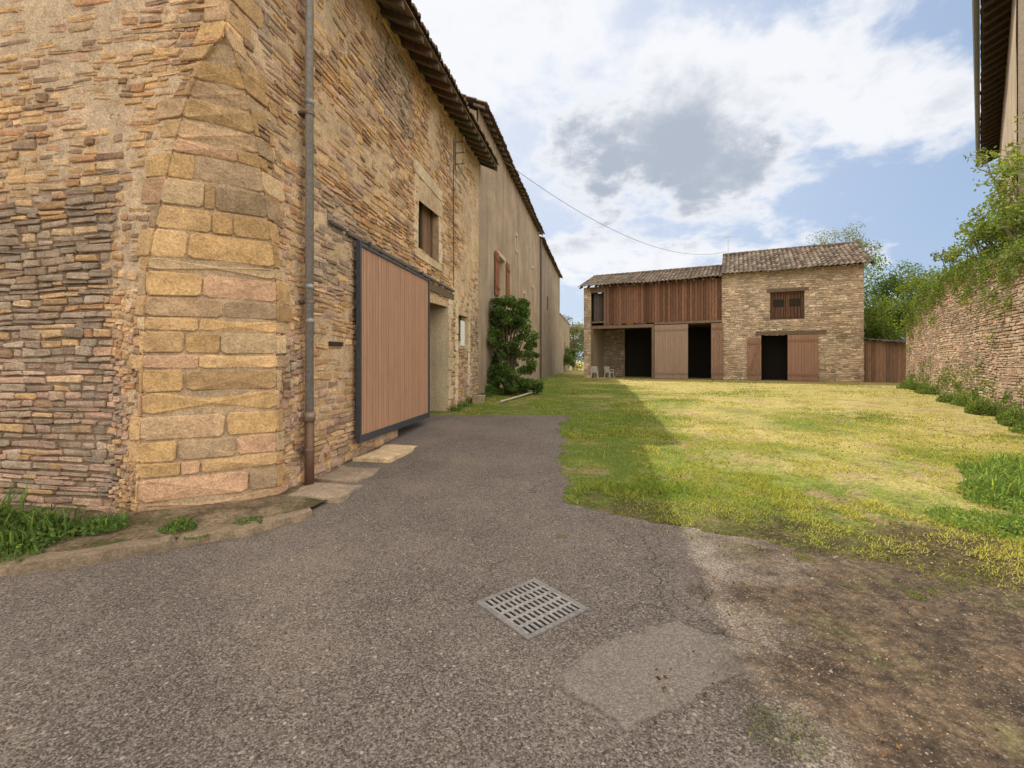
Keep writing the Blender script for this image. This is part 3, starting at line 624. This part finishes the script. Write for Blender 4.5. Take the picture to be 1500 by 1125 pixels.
# ================================================================== KERB, SLABS, GRATE
def slabobj(name,F,t0,t1,n0,n1,z0,z1,c,label,cat,group):
    N=9;M=5;V=[];sx=random.uniform(0,50)
    for i in range(N+1):
        for j in range(M+1):
            u=i/N;v=j/M;e=min(u,1-u,v,1-v)
            ru=(float(vn(v*3+sx,i*.0+1))-.5)*.10*(1 if i in(0,N) else .3);rv=(float(vn(u*4+sx,7))-.5)*.10*(1 if j in(0,M) else .3)
            z=z1+(float(vn(u*4+sx,v*4))-.5)*.025-(.018 if e<.01 else 0)
            V.append(F.p(t0+(t1-t0)*u+ru,n0+(n1-n0)*v+rv,z))
    Fc=[(i*(M+1)+j,(i+1)*(M+1)+j,(i+1)*(M+1)+j+1,i*(M+1)+j+1) for i in range(N) for j in range(M)]
    bd=[i*(M+1) for i in range(N+1)]+[N*(M+1)+j for j in range(1,M+1)]+[i*(M+1)+M for i in range(N-1,-1,-1)]+[j for j in range(M-1,0,-1)]
    b=len(V);V+=[(V[k][0],V[k][1],z0) for k in bd]
    for i in range(len(bd)):
        k=(i+1)%len(bd);Fc.append((bd[i],bd[k],b+k,b+i))
    o=new_mesh(name,V,Fc,M_SLAB,None,[c]*len(V));o["label"]=label;o["category"]=cat;o["group"]=group
out=[(-9.0,2.35),(-6.2,2.78),(-4.7,3.08),(-3.62,3.38),(-2.95,3.78),(-2.36,4.14),(-2.02,4.62)]
kb=MB();sg=[]
for (a,b_) in zip(out[:-1],out[1:]):
    L=math.hypot(b_[0]-a[0],b_[1]-a[1]);m=max(2,int(L/.04))
    for k in range(m): sg.append((a[0]+(b_[0]-a[0])*k/m,a[1]+(b_[1]-a[1])*k/m))
sg.append(out[-1]);jn=set();k=0
while k<len(sg): k+=random.randint(12,26);jn.add(k)
ci=0
for i,(x,y) in enumerate(sg):
    a=sg[max(0,i-1)];b_=sg[min(len(sg)-1,i+1)];d=Vector((b_[0]-a[0],b_[1]-a[1],0)).normalized();nn=Vector((-d.y,d.x,0))
    if i in jn: ci+=1
    s=i*.04;fade=min(1,(len(sg)-1-i)/12)
    w=(.15+.07*float(vn(s*1.3,3)))*(.5+.5*fade);z=.06+.03*float(vn(ci*2.7,8))+.010*float(vn(s*9,1));jo=(float(vn(s*6,5))-.5)*.05+(float(vn(ci*1.9,15))-.5)*.06
    if i in jn: z-=.04
    P=Vector((x,y,0))+nn*jo;q1=.016*float(vn(s*14,31))
    r=[(0,-.02),(-.004+q1,z*.5),(.002+q1,z*.93),(.018+q1,z+.001),(w*.5,z+.012*float(vn(s*9,4))),(w,z-.004),(w+.05,.03)]
    bs=len(kb.v);kb.v+=[tuple(P+nn*q+Vector((0,0,h))) for q,h in r]
    c=.65+.45*float(vn(ci*3.3,9));kb.c+=[(.33*c,.25*c,.17*c)]*7
    if i:
        for q in range(6): kb.f.append((bs-7+q,bs+q,bs+q+1,bs-7+q+1))
kb=kb.build("kerb",M_SLAB);kb["kind"]="structure"
NX,NY=90,34
TT=np.linspace(0,1,NX);VG=[]
inn=[(-9.1,2.5),(-6.2,2.93),(-4.75,3.2),(-3.66,3.5),(-3.02,3.88),(-2.45,4.22),(-2.12,4.7),(-1.98,5.2)]
wl_=[tuple(FS.p(7,-.2,0)[:2]),tuple(FS.p(4.2,-.2,0)[:2]),tuple(FS.p(2.4,-.2,0)[:2]),tuple(FS.p(1.2,-.2,0)[:2]),tuple(FS.p(.6,-.3,0)[:2]),tuple(FA.p(.3,-.4,0)[:2]),tuple(FA.p(.9,-.2,0)[:2]),tuple(FA.p(1.35,-.1,0)[:2])]
kk=np.linspace(0,1,len(inn))
for a in TT:
    p=np.array([np.interp(a,kk,[q[0] for q in inn]),np.interp(a,kk,[q[1] for q in inn])]);q=np.array([np.interp(a,kk,[r[0] for r in wl_]),np.interp(a,kk,[r[1] for r in wl_])])
    for b_ in np.linspace(0,1,NY):
        r=p*(1-b_)+q*b_;VG.append((r[0],r[1],.04+.045*float(fbm(r[0]*3.5,r[1]*3.5,4))+.03*b_))
i,j=np.meshgrid(np.arange(NX-1),np.arange(NY-1),indexing='ij');b=(i*NY+j).ravel()
vg=new_mesh("verge",VG,np.stack([b,b+NY,b+NY+1,b+1],-1),M_SOIL,smooth=True);vg["kind"]="structure"
lab="flat worn stone slab laid along the foot of the wall";gp="stone slabs along the wall"
slabobj("stone_slab",FA,.72,1.28,.12,.76,-.02,.10,(.36,.28,.20),lab,"stone slab",gp)
slabobj("stone_slab",FA,1.42,2.12,.04,.64,-.02,.11,(.32,.25,.18),lab,"stone slab",gp)
slabobj("stone_slab",FA,2.35,3.45,.1,.68,0,.17,(.62,.47,.29),"pale ochre stone slab below the sliding door","stone slab",gp)
ang=math.atan2(.323,.397)
FGt=Fr((-.2375,2.99),(math.cos(ang),math.sin(ang)),(math.sin(ang),-math.cos(ang)))
gr=thing("drain_grate",FGt.p(.26,.26,0),"square cast iron drain grate set in cracked asphalt","drain grate")
mb=MB();mb.box(FGt,.02,.5,.02,.5,.007,.010,(.01,.01,.01));mb.build("drain_pit",M_DARK,gr)
M_IRON=m_col("cast_iron",40,.3,.7,.3)
mb=MB();c=(.20,.185,.175);S=.52;w=.032
mb.box(FGt,0,S,0,w,.0,.016,c);mb.box(FGt,0,S,S-w,S,.0,.016,c);mb.box(FGt,0,w,w,S-w,.0,.016,c);mb.box(FGt,S-w,S,w,S-w,.0,.016,c);mb.build("frame",M_IRON,gr)
mb=MB();c=(.27,.255,.245)
nb_=11;p=(S-2*w-.01)/nb_
for k in range(nb_+1):
    t=w+.005+k*p;mb.box(FGt,t-.0092,t+.0092,w+.004,S-w-.004,.0105,.0155,c)
for k in range(1,5):
    n=w+k*(S-2*w)/5;mb.box(FGt,w+.003,S-w-.003,n-.013,n+.013,.0107,.0150,c)
mb.build("grate_bars",M_IRON,gr)
# ================================================================== VEGETATION
def leaves(P,size,cols,up=.3,asp=.55):
    n=len(P);a=rng.normal(size=(n,3));a/=np.linalg.norm(a,axis=1)[:,None]
    b=rng.normal(size=(n,3));b[:,2]+=up;b-=a*(a*b).sum(1)[:,None];b/=np.linalg.norm(b,axis=1)[:,None]+1e-9
    s=(size*rng.uniform(.6,1.3,n))[:,None]
    nr=np.cross(a,b)
    V=np.stack([P-a*s*.5,P+b*s*asp*.5+nr*s*.08,P+a*s*.5,P-b*s*asp*.5+nr*s*.08],1).reshape(-1,3)
    F=(np.arange(n)*4)[:,None]+np.array([[0,1,2,3]])
    return V,F,np.repeat(cols,4,0)
def leafcol(n,base,var=.35,yel=.15):
    c=np.array(base)[None]*rng.uniform(1-var,1+var,(n,1));k=rng.random(n)<yel;c[k]*=np.array([1.6,1.3,.8]);return c
def clump_pts(centers,rad,per):
    out=[]
    for c,r in zip(centers,rad):
        d=rng.normal(size=(per,3));d/=np.linalg.norm(d,axis=1)[:,None];out.append(np.array(c)+d*(r*rng.random((per,1))**.45)*np.array([1,1,.75]))
    return np.concatenate(out)
def tree(name,base,H,R,crz,nl,ls,colr,label,cat="tree",limbs=12,trunk_r=.18,zs=1.0,subs=4,fat=1.0):
    t=thing(name,base,label,cat);b=Vector(base);mb=MB();bk=(.2,.16,.12)
    top=b+Vector((random.uniform(-.3,.3),random.uniform(-.3,.3),H*.85))
    pts=[b,b+Vector((.05,.02,H*.3)),b.lerp(top,.6)+Vector((random.uniform(-.2,.2),random.uniform(-.2,.2),0)),top]
    mb.tube(pts,[trunk_r,trunk_r*.8,trunk_r*.5,trunk_r*.15],8,bk)
    cen=[];rad=[]
    for k in range(limbs):
        f=random.uniform(.3,.9);s=b.lerp(top,f);a=k*2.4+random.uniform(-.4,.4)
        up=crz+random.uniform(-1,1)*R*zs*.9
        rr=R*random.uniform(.4,1.0)*math.sqrt(max(.1,1-((up-crz)/(R*zs*1.1))**2))
        e=Vector((b.x+math.cos(a)*rr,b.y+math.sin(a)*rr,up))
        m=s.lerp(e,.5)+Vector((0,0,.12*R));mb.tube([s,m,e],[trunk_r*.35,trunk_r*.2,.015],5,bk)
        cen.append(e);rad.append(fat*R*random.uniform(.22,.4))
        for q in range(subs):
            e2=s.lerp(e,random.uniform(.4,.95))+Vector((random.gauss(0,1),random.gauss(0,1),random.gauss(0,.8)))*R*.2
            mb.tube([s.lerp(e,.5),e2],[trunk_r*.12,.01],4,bk);cen.append(e2);rad.append(fat*R*random.uniform(.14,.3))
    mb.build("trunk",M_BARK,t)
    per=max(4,nl//len(cen));P=clump_pts([tuple(c) for c in cen],rad,per)
    n=len(P);c=leafcol(n,colr);
    cl=np.repeat(rng.uniform(.6,1.3,len(cen)),per)[:,None];c=c*cl
    v,f,cc=leaves(P,np.full(n,ls),c);new_mesh("crown",v,f,M_LEAF,t,cc)
    return t
G1=(.10,.165,.038);G2=(.16,.24,.05)
tree("tree",(28.4,39.5,.35),12.4,2.4,11.0,14000,.15,(.20,.23,.10),"tree with soft rounded spring crown behind the barn roof",trunk_r=.2,limbs=20,zs=.85,fat=1.25)
tree("tree",(27.2,33.5,.35),7.6,3.2,5.0,16000,.17,G1,"dense green tree behind the shed",limbs=18,fat=1.2)
tree("tree",(31.5,34.5,.35),8.6,3.4,5.8,14000,.19,G1,"dark green leafy tree beyond the garden wall",limbs=16,fat=1.2)
tree("tree",(24.0,29.6,.35),5,2.2,3.4,9000,.14,G2,"small bushy tree beside the shed",limbs=16,fat=1.2)
tree("tree",(8.6,64,.35),8.5,3.2,6.6,5000,.22,(.21,.23,.12),"sparse young tree at the end of the grass passage")
tree("tree",(5.6,52,.35),5.0,2.2,2.4,6000,.18,G1,"small dark green tree against the end wall")
tree("tree",(9.0,75,.35),8.0,4.5,3.4,7000,.28,G1,"broad green tree closing the far end of the passage")
bu=thing("laurel_bush",(-.15,17.0,.35),"tall dark green laurel bush growing against the house wall","bush")
cen=[];rad=[];mb=MB()
for k in range(150):
    z=.1+3.4*random.random();w=1.12*(1-(z/4.5)**2.4)+.06;a=random.uniform(0,6.28)
    cx=-.10+math.cos(a)*w*math.sqrt(random.random());cy=16.9+math.sin(a)*w*.85*math.sqrt(random.random())
    cx=max(cx,-4.13+.195*cy+.2)
    cen.append((cx,cy,.35+z));rad.append(random.uniform(.14,.30));
    if k%4==0: mb.tube([(-.15+random.uniform(-.1,.1),17,.3),((cx-.15)/2,(cy+17)/2,.35+z*.6),(cx,cy,.35+z)],[.04,.025,.01],5,(.14,.1,.07))
for k in range(22):
    a=random.uniform(0,6.28);x=-.05+math.cos(a)*.6;y=17+math.sin(a)*.5;z=3.2+random.random()*.75;cen.append((x,y,z));rad.append(.15);mb.tube([(x*.6,17,3),(x,y,z+.15)],[.015,.008],4,(.12,.14,.05))
mb.build("branch",M_BARK,bu)
P=clump_pts(cen,rad,150);P[:,0]=np.maximum(P[:,0],-4.13+.195*P[:,1]+.06);P[:,2]=np.maximum(P[:,2],.4);n=len(P);c=leafcol(n,(.11,.18,.05),.4,.16)*np.repeat(rng.uniform(.65,1.3,len(cen)),150)[:,None]
v,f,cc=leaves(P,np.full(n,.095),c);new_mesh("foliage",v,f,M_LEAF,bu,cc)
SH=(.19,.265,.055)
for (t,zc,r,nlv,lab) in ((5.6,4.8,1.0,4200,"leafy shrub spilling over the garden wall top"),(8.2,4.9,1.1,5400,"bright green shrub on the garden wall top"),(11.5,4.9,1.1,5400,"bushy shrub behind the garden wall"),(14.8,4.7,1.4,6000,"green bush at the end of the garden wall"),(17.6,4.4,1.6,6000,"green bush at the end of the garden wall")):
    b=FG.p(t,-.75,.35);tree("wall_shrub",b,zc-.3+r*.6,r,zc,nlv,.10,SH,lab,"shrub",limbs=14,trunk_r=.09,zs=.7,fat=1.15)
tw=thing("climbing_shrub",FG.p(6.6,-.7,3.6),"tall sparse young branches rising above the wall","shrub");mb=MB();P=[]
for k in range(18):
    t=random.uniform(4.8,8.6);b=Vector(FG.p(t,-.7,4.0));hh=random.uniform(1.3,3.6)*(1 if t<7.4 else .6);e=b+Vector((random.uniform(-.9,.3),random.uniform(-.3,.8),hh));m=b.lerp(e,.5)+Vector((random.uniform(-.1,.2),0,.2))
    mb.tube([b,m,e],[.03,.018,.006],5,(.2,.17,.09))
    for q in range(9):
        s=m.lerp(e,random.random());s2=s+Vector((random.uniform(-.4,.4),random.uniform(-.4,.4),random.uniform(0,.3)));mb.tube([s,s2],[.008,.004],4,(.2,.17,.09))
        cc_=s.lerp(s2,.8)
        for w in range(14): P.append(tuple(cc_+Vector((random.gauss(0,.09),random.gauss(0,.09),random.gauss(0,.08)))))
mb.build("branch",M_BARK,tw);P=np.array(P);v,f,cc=leaves(P,np.full(len(P),.12),leafcol(len(P),(.24,.31,.07)));new_mesh("foliage",v,f,M_LEAF,tw,cc)
iv=thing("ivy",FG.p(8,.1,.35),"patchy ivy and creepers hanging on the stone garden wall","ivy");P=[]
for k in range(300):
    t=random.uniform(2.5,18.5);zt=topG(t);dens_=float(vn(t*.55+3,12))
    if random.random()<.74: z=zt+.12-abs(random.gauss(0,.2+.8*dens_))
    else: z=.4+abs(random.gauss(0,.5))
    for q in range(34): P.append(FG.p(t+random.gauss(0,.13),.03+abs(random.gauss(0,.07)),z+random.gauss(0,.13)))
P=np.array(P);v,f,cc=leaves(P,np.full(len(P),.075),leafcol(len(P),(.16,.225,.05),.45,.2));new_mesh("foliage",v,f,M_LEAF,iv,cc)
def weed(name,c,r,h,nb,colr,label,leafn=0,ls=.05,bw=1.0):
    w=thing(name,(c[0],c[1],c[2]),label,"weeds")
    n=nb;a=rng.uniform(0,6.28,n);rr=r*np.sqrt(rng.random(n))[:,None]
    B=np.stack([c[0]+rr[:,0]*np.cos(a),c[1]+rr[:,0]*np.sin(a),np.full(n,c[2])],-1)
    az=rng.uniform(0,6.28,n);D=np.stack([np.cos(az),np.sin(az),0*az],-1);S=np.stack([-np.sin(az),np.cos(az),0*az],-1)
    hh=(h*rng.uniform(.3,1.1,n))[:,None];ln=rng.uniform(.15,.9,n)[:,None]*hh;wd=(.006*bw*rng.uniform(.5,1.6,n)*(h/.3)**.5)[:,None]
    Zv=np.array([[0,0,1.0]])
    m=B+D*ln*.3+Zv*hh*.6;e=B+D*ln+Zv*hh*.9
    V=np.stack([B-S*wd*.6,B+S*wd*.6,m+S*wd,m-S*wd,e],1).reshape(-1,3)
    bi=np.arange(n)*5
    F=np.stack([bi,bi+1,bi+2,bi+3],-1).tolist()+np.stack([bi+3,bi+2,bi+4],-1).tolist()
    C=np.repeat(leafcol(n,colr,.35,.2),5,0)
    if leafn:
        a=rng.uniform(0,6.28,leafn);q=r*1.1*np.sqrt(rng.random(leafn));lump=.5+.9*vn(c[0]*3+q*np.cos(a)*6,c[1]*3+q*np.sin(a)*6);P=np.stack([c[0]+q*np.cos(a),c[1]+q*np.sin(a),c[2]+.01+h*.75*lump*rng.random(leafn)**1.0*(1-.6*q/r)],-1)
        v,f,cc=leaves(P,np.full(leafn,ls),leafcol(leafn,colr),up=1.2,asp=.7);F+= (f+len(V)).tolist();V=np.concatenate([V,v]);C=np.concatenate([C,cc])
    new_mesh("foliage",V,F,M_GRASS,w,C)
wl="green weeds growing at the foot of the stone wall"
WG=(.13,.21,.055)
weed("weed_clump",(-4.05,3.85,.08),.28,.30,240,WG,wl,1600,.04)
weed("weed_clump",(-4.6,3.75,.08),.4,.48,300,(.115,.19,.045),wl,2400,.05)
weed("weed_clump",(-3.7,4.12,.08),.18,.16,140,WG,wl,600,.035)
weed("weed_clump",(-3.02,4.12,.07),.13,.12,80,WG,wl,260,.03)
weed("weed_clump",(-2.5,4.32,.06),.12,.05,120,WG,wl,200,.022)
weed("weed_clump",(-2.75,3.98,.06),.10,.04,120,WG,wl,100,.02)
weed("weed_clump",(-3.9,3.55,.06),.18,.08,130,WG,wl,260,.026)
weed("weed_clump",(1.16,1.95,.006),.15,.025,700,(.15,.18,.07),"small tuft of grass growing through broken asphalt",200,.012,.4)
weed("weed_clump",(.45,4.1,.006),.06,.03,70,(.18,.22,.08),"small tuft of grass growing through broken asphalt",20,.015,.5)
wr="leafy weeds growing along the garden wall"
for k in range(26):
    t=random.uniform(.5,18);n=random.uniform(.1,.45);p=FG.p(t,n,0);weed("weed_clump",(p[0],p[1],float(gz(p[1]))),random.uniform(.2,.4),random.uniform(.2,.6),90,(.17,.24,.06),wr,700,.05)
for k in range(12):
    y=random.uniform(4.2,6.4);p=(y*random.uniform(1.02,1.2),y);weed("weed_clump",(p[0],p[1],float(gz(p[1]))),random.uniform(.2,.4),random.uniform(.12,.34),170,(.18,.27,.06),"tall green weeds at the edge of the yard",900,.035)
for k in range(26):
    y=random.uniform(2.2,4.5);x=float(xr(y))+random.uniform(-1.0,.7)
    if x<1.25*y and x>.35*y: weed("weed_clump",(x,y,.004),random.uniform(.05,.17),random.uniform(.015,.04),random.randint(40,200),(.18,.21,.06),"low tuft of grass on the bare soil edge",60,.013,.5)
for k in range(10):
    t=7.6+k*.9+random.uniform(-.3,.3)
    p=FA.p(min(t,10.9),.15,0) if t<11 else FB.p(t-11,.2,0);weed("weed_clump",(p[0],p[1],float(gz(p[1]))),.22,.22,90,WG,wl,150,.04)
# lawn
N=430000
u=rng.random(N);Y0,Y1=2.7,48.0
Yg=1/(1/Y0**.75+u*(1/Y1**.75-1/Y0**.75))**(1/.75)
kx=rng.uniform(-.12,1.25,N);Xg=kx*Yg
wallx=np.where(Yg<15.3,-3.436+.15*Yg,-4.13+.195*Yg)+.05
gwx=9.0+(Yg-6.55)*.657-.1
inb=(((Xg-5.25)*.441+(Yg-33.3)*.897)>-.1)&(Xg>5.1)
edge=np.where(Yg<11.1,xr(Yg),wallx)
ok=(Xg>wallx)&(Xg<gwx)&(~inb)&(Xg>edge-.05+rng.normal(0,.06+.10*(Yg<5),N)-.6*(fbm(Xg*1.5+9,Yg*1.5)>.6)*(Yg<4.6))
dens=fbm(Xg*.9+4,Yg*.9+2,4)
fall=np.clip((Xg-edge+.05)/np.where(Yg<5.2,3.2,.5),0,1)
dry=fbm(Xg*.35+40,Yg*.35+7,5)+np.clip((Xg-2)/10,0,1)*.17-.04
fine=fbm(Xg*3+4,Yg*3+2,3)
keep=rng.random(N)<np.clip((dens-.42)*7+(fine-.46)*5,.05,1)*(1.0-.68*np.clip((dry-.48)*6,0,1))*(.05+.95*fall)
ok&=keep
Xg,Yg,dry,fine=Xg[ok],Yg[ok],dry[ok],fine[ok];n=len(Xg)
hh=rng.uniform(.008,.028,n)*(1+1.0*(fbm(Xg*2,Yg*2)>.56))+.0004*Yg;wd=.0011+.0006*Yg*rng.uniform(.6,1.4,n)
az=rng.uniform(0,6.28,n);ln=hh*rng.uniform(.4,2.0,n)
Zb=gz(Yg)+.002
V=np.stack([np.stack([Xg-np.sin(az)*wd,Yg+np.cos(az)*wd,Zb],-1),np.stack([Xg+np.sin(az)*wd,Yg-np.cos(az)*wd,Zb],-1),np.stack([Xg+np.cos(az)*ln,Yg+np.sin(az)*ln,Zb+hh],-1)],1).reshape(-1,3)
k=np.clip((dry-.38)*4.5+(fine-.5)*1.0,0,1)[:,None]
gc=np.array([(.19,.28,.035)]);yc=np.array([(.47,.44,.08)]);c=gc*(1-k)+yc*k
m=rng.random(n)<.14;c[m]=c[m]*.4+np.array([.42,.33,.17])*.6;c*=rng.uniform(.6,1.25,(n,1))
F=np.arange(n*3).reshape(-1,3)
lw=new_mesh("grass",V,F,M_GRASS,None,np.repeat(c,3,0));lw["kind"]="stuff"
n=6500;Yl=rng.uniform(1.1,5.5,n);Xl=rng.uniform(-.6,1.3,n)*Yl+rng.uniform(0,1.2,n)
kp=(rng.random(n)<.18)|(Xl-.36*Yl+(fbm(Xl,Yl)-.5)*2>.5);Yl=Yl[kp];Xl=Xl[kp];n=len(Yl)
P=np.stack([Xl,Yl,gz(Yl)+.010],-1)
S=rng.uniform(.0015,.007,n)*(1+1.2*(rng.random(n)<.05))
dirs=np.array([(1,0,0),(0,1,0),(-1,0,0),(0,-1,0),(0,0,.8)],float)
V=(P[:,None]+dirs[None]*S[:,None,None]*rng.uniform(.5,1.4,(n,5,1))).reshape(-1,3);V[:,2]-=.004
F=(np.arange(n)[:,None,None]*5+np.array([(0,1,4),(1,2,4),(2,3,4),(3,0,4)])[None]).reshape(-1,3)
gc=np.array([(.26,.20,.15),(.13,.09,.06),(.34,.28,.20),(.09,.06,.045)])[rng.integers(0,4,n)]
gv=new_mesh("gravel",V,F,M_PLAIN,None,np.repeat(gc*rng.uniform(.6,1.3,(n,1)),5,0));gv["kind"]="stuff"
n=2200;Yl=rng.uniform(1.3,11,n);Xl=Yl*rng.uniform(.3,1.2,n);kp=fbm(Xl*1.3,Yl*1.3+9)>.5;Xl=Xl[kp];Yl=Yl[kp];n=len(Yl)
P=np.stack([Xl,Yl,gz(Yl)+.014],-1);v,f,cc=leaves(P,.018+.002*Yl,leafcol(n,(.16,.10,.055),.5,.3),up=5,asp=.6);v[:,2]=np.maximum(v[:,2],np.repeat(gz(Yl)+.009,4))
dl=new_mesh("dead_leaves",v,f,M_LEAF,None,cc);dl["kind"]="stuff"
# ================================================================== SMALL THINGS
def chair(x,y,rot,label):
    e=thing("garden_chair",(x,y,.35),label,"chair","white plastic garden chairs by the barn")
    ca,sa=math.cos(rot),math.sin(rot);F=Fr((x,y),(ca,sa),(-sa,ca));c=(.62,.62,.60)
    mb=MB();mb.box(F,-.22,.22,-.22,.22,.75,.78,c);mb.build("seat",M_PLAIN,e)
    mb=MB()
    for k in range(5): mb.hexa([F.p(-.2+k*.085,.2,.78),F.p(-.14+k*.085,.2,.78),F.p(-.14+k*.085,.23,.78),F.p(-.2+k*.085,.23,.78),F.p(-.2+k*.085,.28,1.12),F.p(-.14+k*.085,.28,1.12),F.p(-.14+k*.085,.31,1.12),F.p(-.2+k*.085,.31,1.12)],c)
    mb.box(F,-.22,.22,.27,.32,1.12,1.17,c);mb.build("backrest",M_PLAIN,e)
    for a in (-1,1):
        for b in (-1,1):
            mb=MB();mb.tube([F.p(a*.25,b*.25,.35),F.p(a*.2,b*.2,.76)],[.02,.025],6,c);mb.build("leg",M_PLAIN,e)
        mb=MB();mb.tube([F.p(a*.24,-.2,.76),F.p(a*.25,-.2,.96),F.p(a*.25,.25,.98)],.018,6,c);mb.build("armrest",M_PLAIN,e)
p=FBn.p(.95,.5,0);chair(p[0],p[1],2.9,"white plastic garden chair standing in front of the barn")
p=FBn.p(2.0,.5,0);chair(p[0],p[1],2.3,"white plastic garden chair turned aside near the barn")
mb=MB();mb.tube([(-.33,13.3,.40),(.3,15.2,.42),(.95,17.6,.42)],.03,8,(.5,.44,.36));o=mb.build("fallen_pole",M_WOOD);o["label"]="pale wooden pole lying on the grass by the bush";o["category"]="pole"
mb=MB();mb.box(FA,9.1,9.5,.25,.55,.28,.55,(.40,.32,.23),.03);o=mb.build("stone_block",M_SLAB);o["label"]="loose stone block lying against the farmhouse wall";o["category"]="stone"
a=Vector(FB.p(1.0,.4,8.9));b=Vector(FBn.p(9.35,-3.4,9.3));mb=MB()
pts=[tuple(a.lerp(b,k/24)-Vector((0,0,1.35*4*(k/24)*(1-k/24)))) for k in range(25)]
mb.tube(pts,.009,5,(.12,.12,.13));o=mb.build("overhead_cable",M_PLAIN);o["label"]="thin dark overhead cable sagging from house to barn";o["category"]="cable"
# ================================================================== WORLD / LIGHT
sa=math.radians(27.5);el=math.radians(51)
ts=Vector((-math.sin(sa)*math.cos(el),math.cos(sa)*math.cos(el),math.sin(el)))
L=bpy.data.lights.new("sun",'SUN');L.energy=4.4;L.angle=math.radians(.5);L.color=(1,.93,.76)
lo=bpy.data.objects.new("sun",L);lo.rotation_euler=(-ts).to_track_quat('-Z','Y').to_euler();lo.location=(-10,20,30);col.objects.link(lo)
w=bpy.data.worlds.new("World");scene.world=w;w.use_nodes=True;nt=w.node_tree;nt.nodes.clear()
g=NT.__new__(NT);g.t=nt
out=g.n('ShaderNodeOutputWorld');sky=g.n('ShaderNodeTexSky',sky_type='NISHITA',sun_disc=False,sun_elevation=el,sun_rotation=-sa,altitude=200,air_density=1.0,dust_density=1.5,ozone_density=1.2)
tc=g.n('ShaderNodeTexCoord').outputs['Generated'];sp=g.n('ShaderNodeSeparateXYZ',{0:tc})
yy_=g.math('MAXIMUM',g.math('ABSOLUTE',sp.outputs[1]),.15)
U=g.math('DIVIDE',sp.outputs[0],yy_);Vv=g.math('DIVIDE',sp.outputs[2],yy_)
zz=g.math('ADD',g.math('MAXIMUM',sp.outputs[2],0),.32)
pv=g.n('ShaderNodeCombineXYZ',{0:g.math('DIVIDE',sp.outputs[0],zz),1:g.math('DIVIDE',sp.outputs[1],zz),2:0.3}).outputs[0]
n1=g.noise(pv,1.8,6,.58,.1);n2=g.noise(pv,5.0,6,.62,.15)
def ell(cu,cv,ru,rv):
    a=g.math('DIVIDE',g.math('SUBTRACT',U,cu),ru);b=g.math('DIVIDE',g.math('SUBTRACT',Vv,cv),rv)
    r=g.math('SQRT',g.math('ADD',g.math('MULTIPLY',a,a),g.math('MULTIPLY',b,b)));return g.mr(r,1.3,.1)
e1=ell(.32,.50,.46,.25);e2=ell(.80,.56,.34,.15);e3=ell(.15,.22,.36,.08);e4=ell(-.1,.75,.4,.4);e5=ell(.5,.62,.42,.15)
m=g.math('MAXIMUM',g.math('MAXIMUM',e1,e2),g.math('MAXIMUM',g.math('MULTIPLY',e3,.75),g.math('MAXIMUM',g.math('MULTIPLY',e4,.6),e5)))
dens=g.math('ADD',g.math('MULTIPLY',m,.46),g.math('ADD',g.math('MULTIPLY',g.math('SUBTRACT',n1,.5),1.1),g.math('MULTIPLY',g.math('SUBTRACT',n2,.5),1.0)))
cov=g.mr(dens,.03,.30)
k1=ell(.30,.45,.46,.24)
core=g.math('MULTIPLY',g.mr(g.math('ADD',g.math('MULTIPLY',k1,.6),g.math('ADD',g.math('MULTIPLY',g.math('SUBTRACT',n1,.5),.5),g.math('MULTIPLY',g.math('SUBTRACT',n2,.5),1.2))),.10,.66),g.mr(dens,.16,.42))
core=g.math('ADD',core,g.math('MULTIPLY',g.mr(n2,.5,.66),g.math('MULTIPLY',e2,.35)))
skyc=g.mix(.62,sky.outputs[0],(4.0,5.2,7.2))
glow=ell(-.12,.72,.95,.85)
skyc=g.mix(g.math('MULTIPLY',glow,.8),skyc,(6.6,7.0,7.9))
cl=g.mix(core,(7.9,8.0,8.25),(3.7,4.15,4.9))
fc=g.mix(g.math('MULTIPLY',cov,.94),skyc,cl)
bm=g.math('MAXIMUM',g.mr(sp.outputs[1],.30,-.15),g.mr(sp.outputs[2],.66,.85))  # out-of-view sky, behind and overhead, brightened as added fill light
bm=g.math('MULTIPLY',bm,g.mr(sp.outputs[2],-.02,.05))
fc=g.mix(bm,fc,g.mix(g.mr(n1,.35,.65),(12,11.2,10.2),(18,16.8,15)))
bg=g.n('ShaderNodeBackground',{'Color':fc,'Strength':.12});nt.links.new(bg.outputs[0],out.inputs[0])
# ================================================================== CAMERA
cam=bpy.data.cameras.new("camera");cam.lens=16;cam.sensor_width=36;cam.shift_y=-34.5/1500;cam.clip_end=2000;cam.clip_start=.05
co=bpy.data.objects.new("camera",cam);co.location=(0,0,1.6);co.rotation_euler=(math.radians(90),0,0);col.objects.link(co);scene.camera=co
scene.view_settings.view_transform='Standard';scene.view_settings.look='None';scene.view_settings.exposure=0
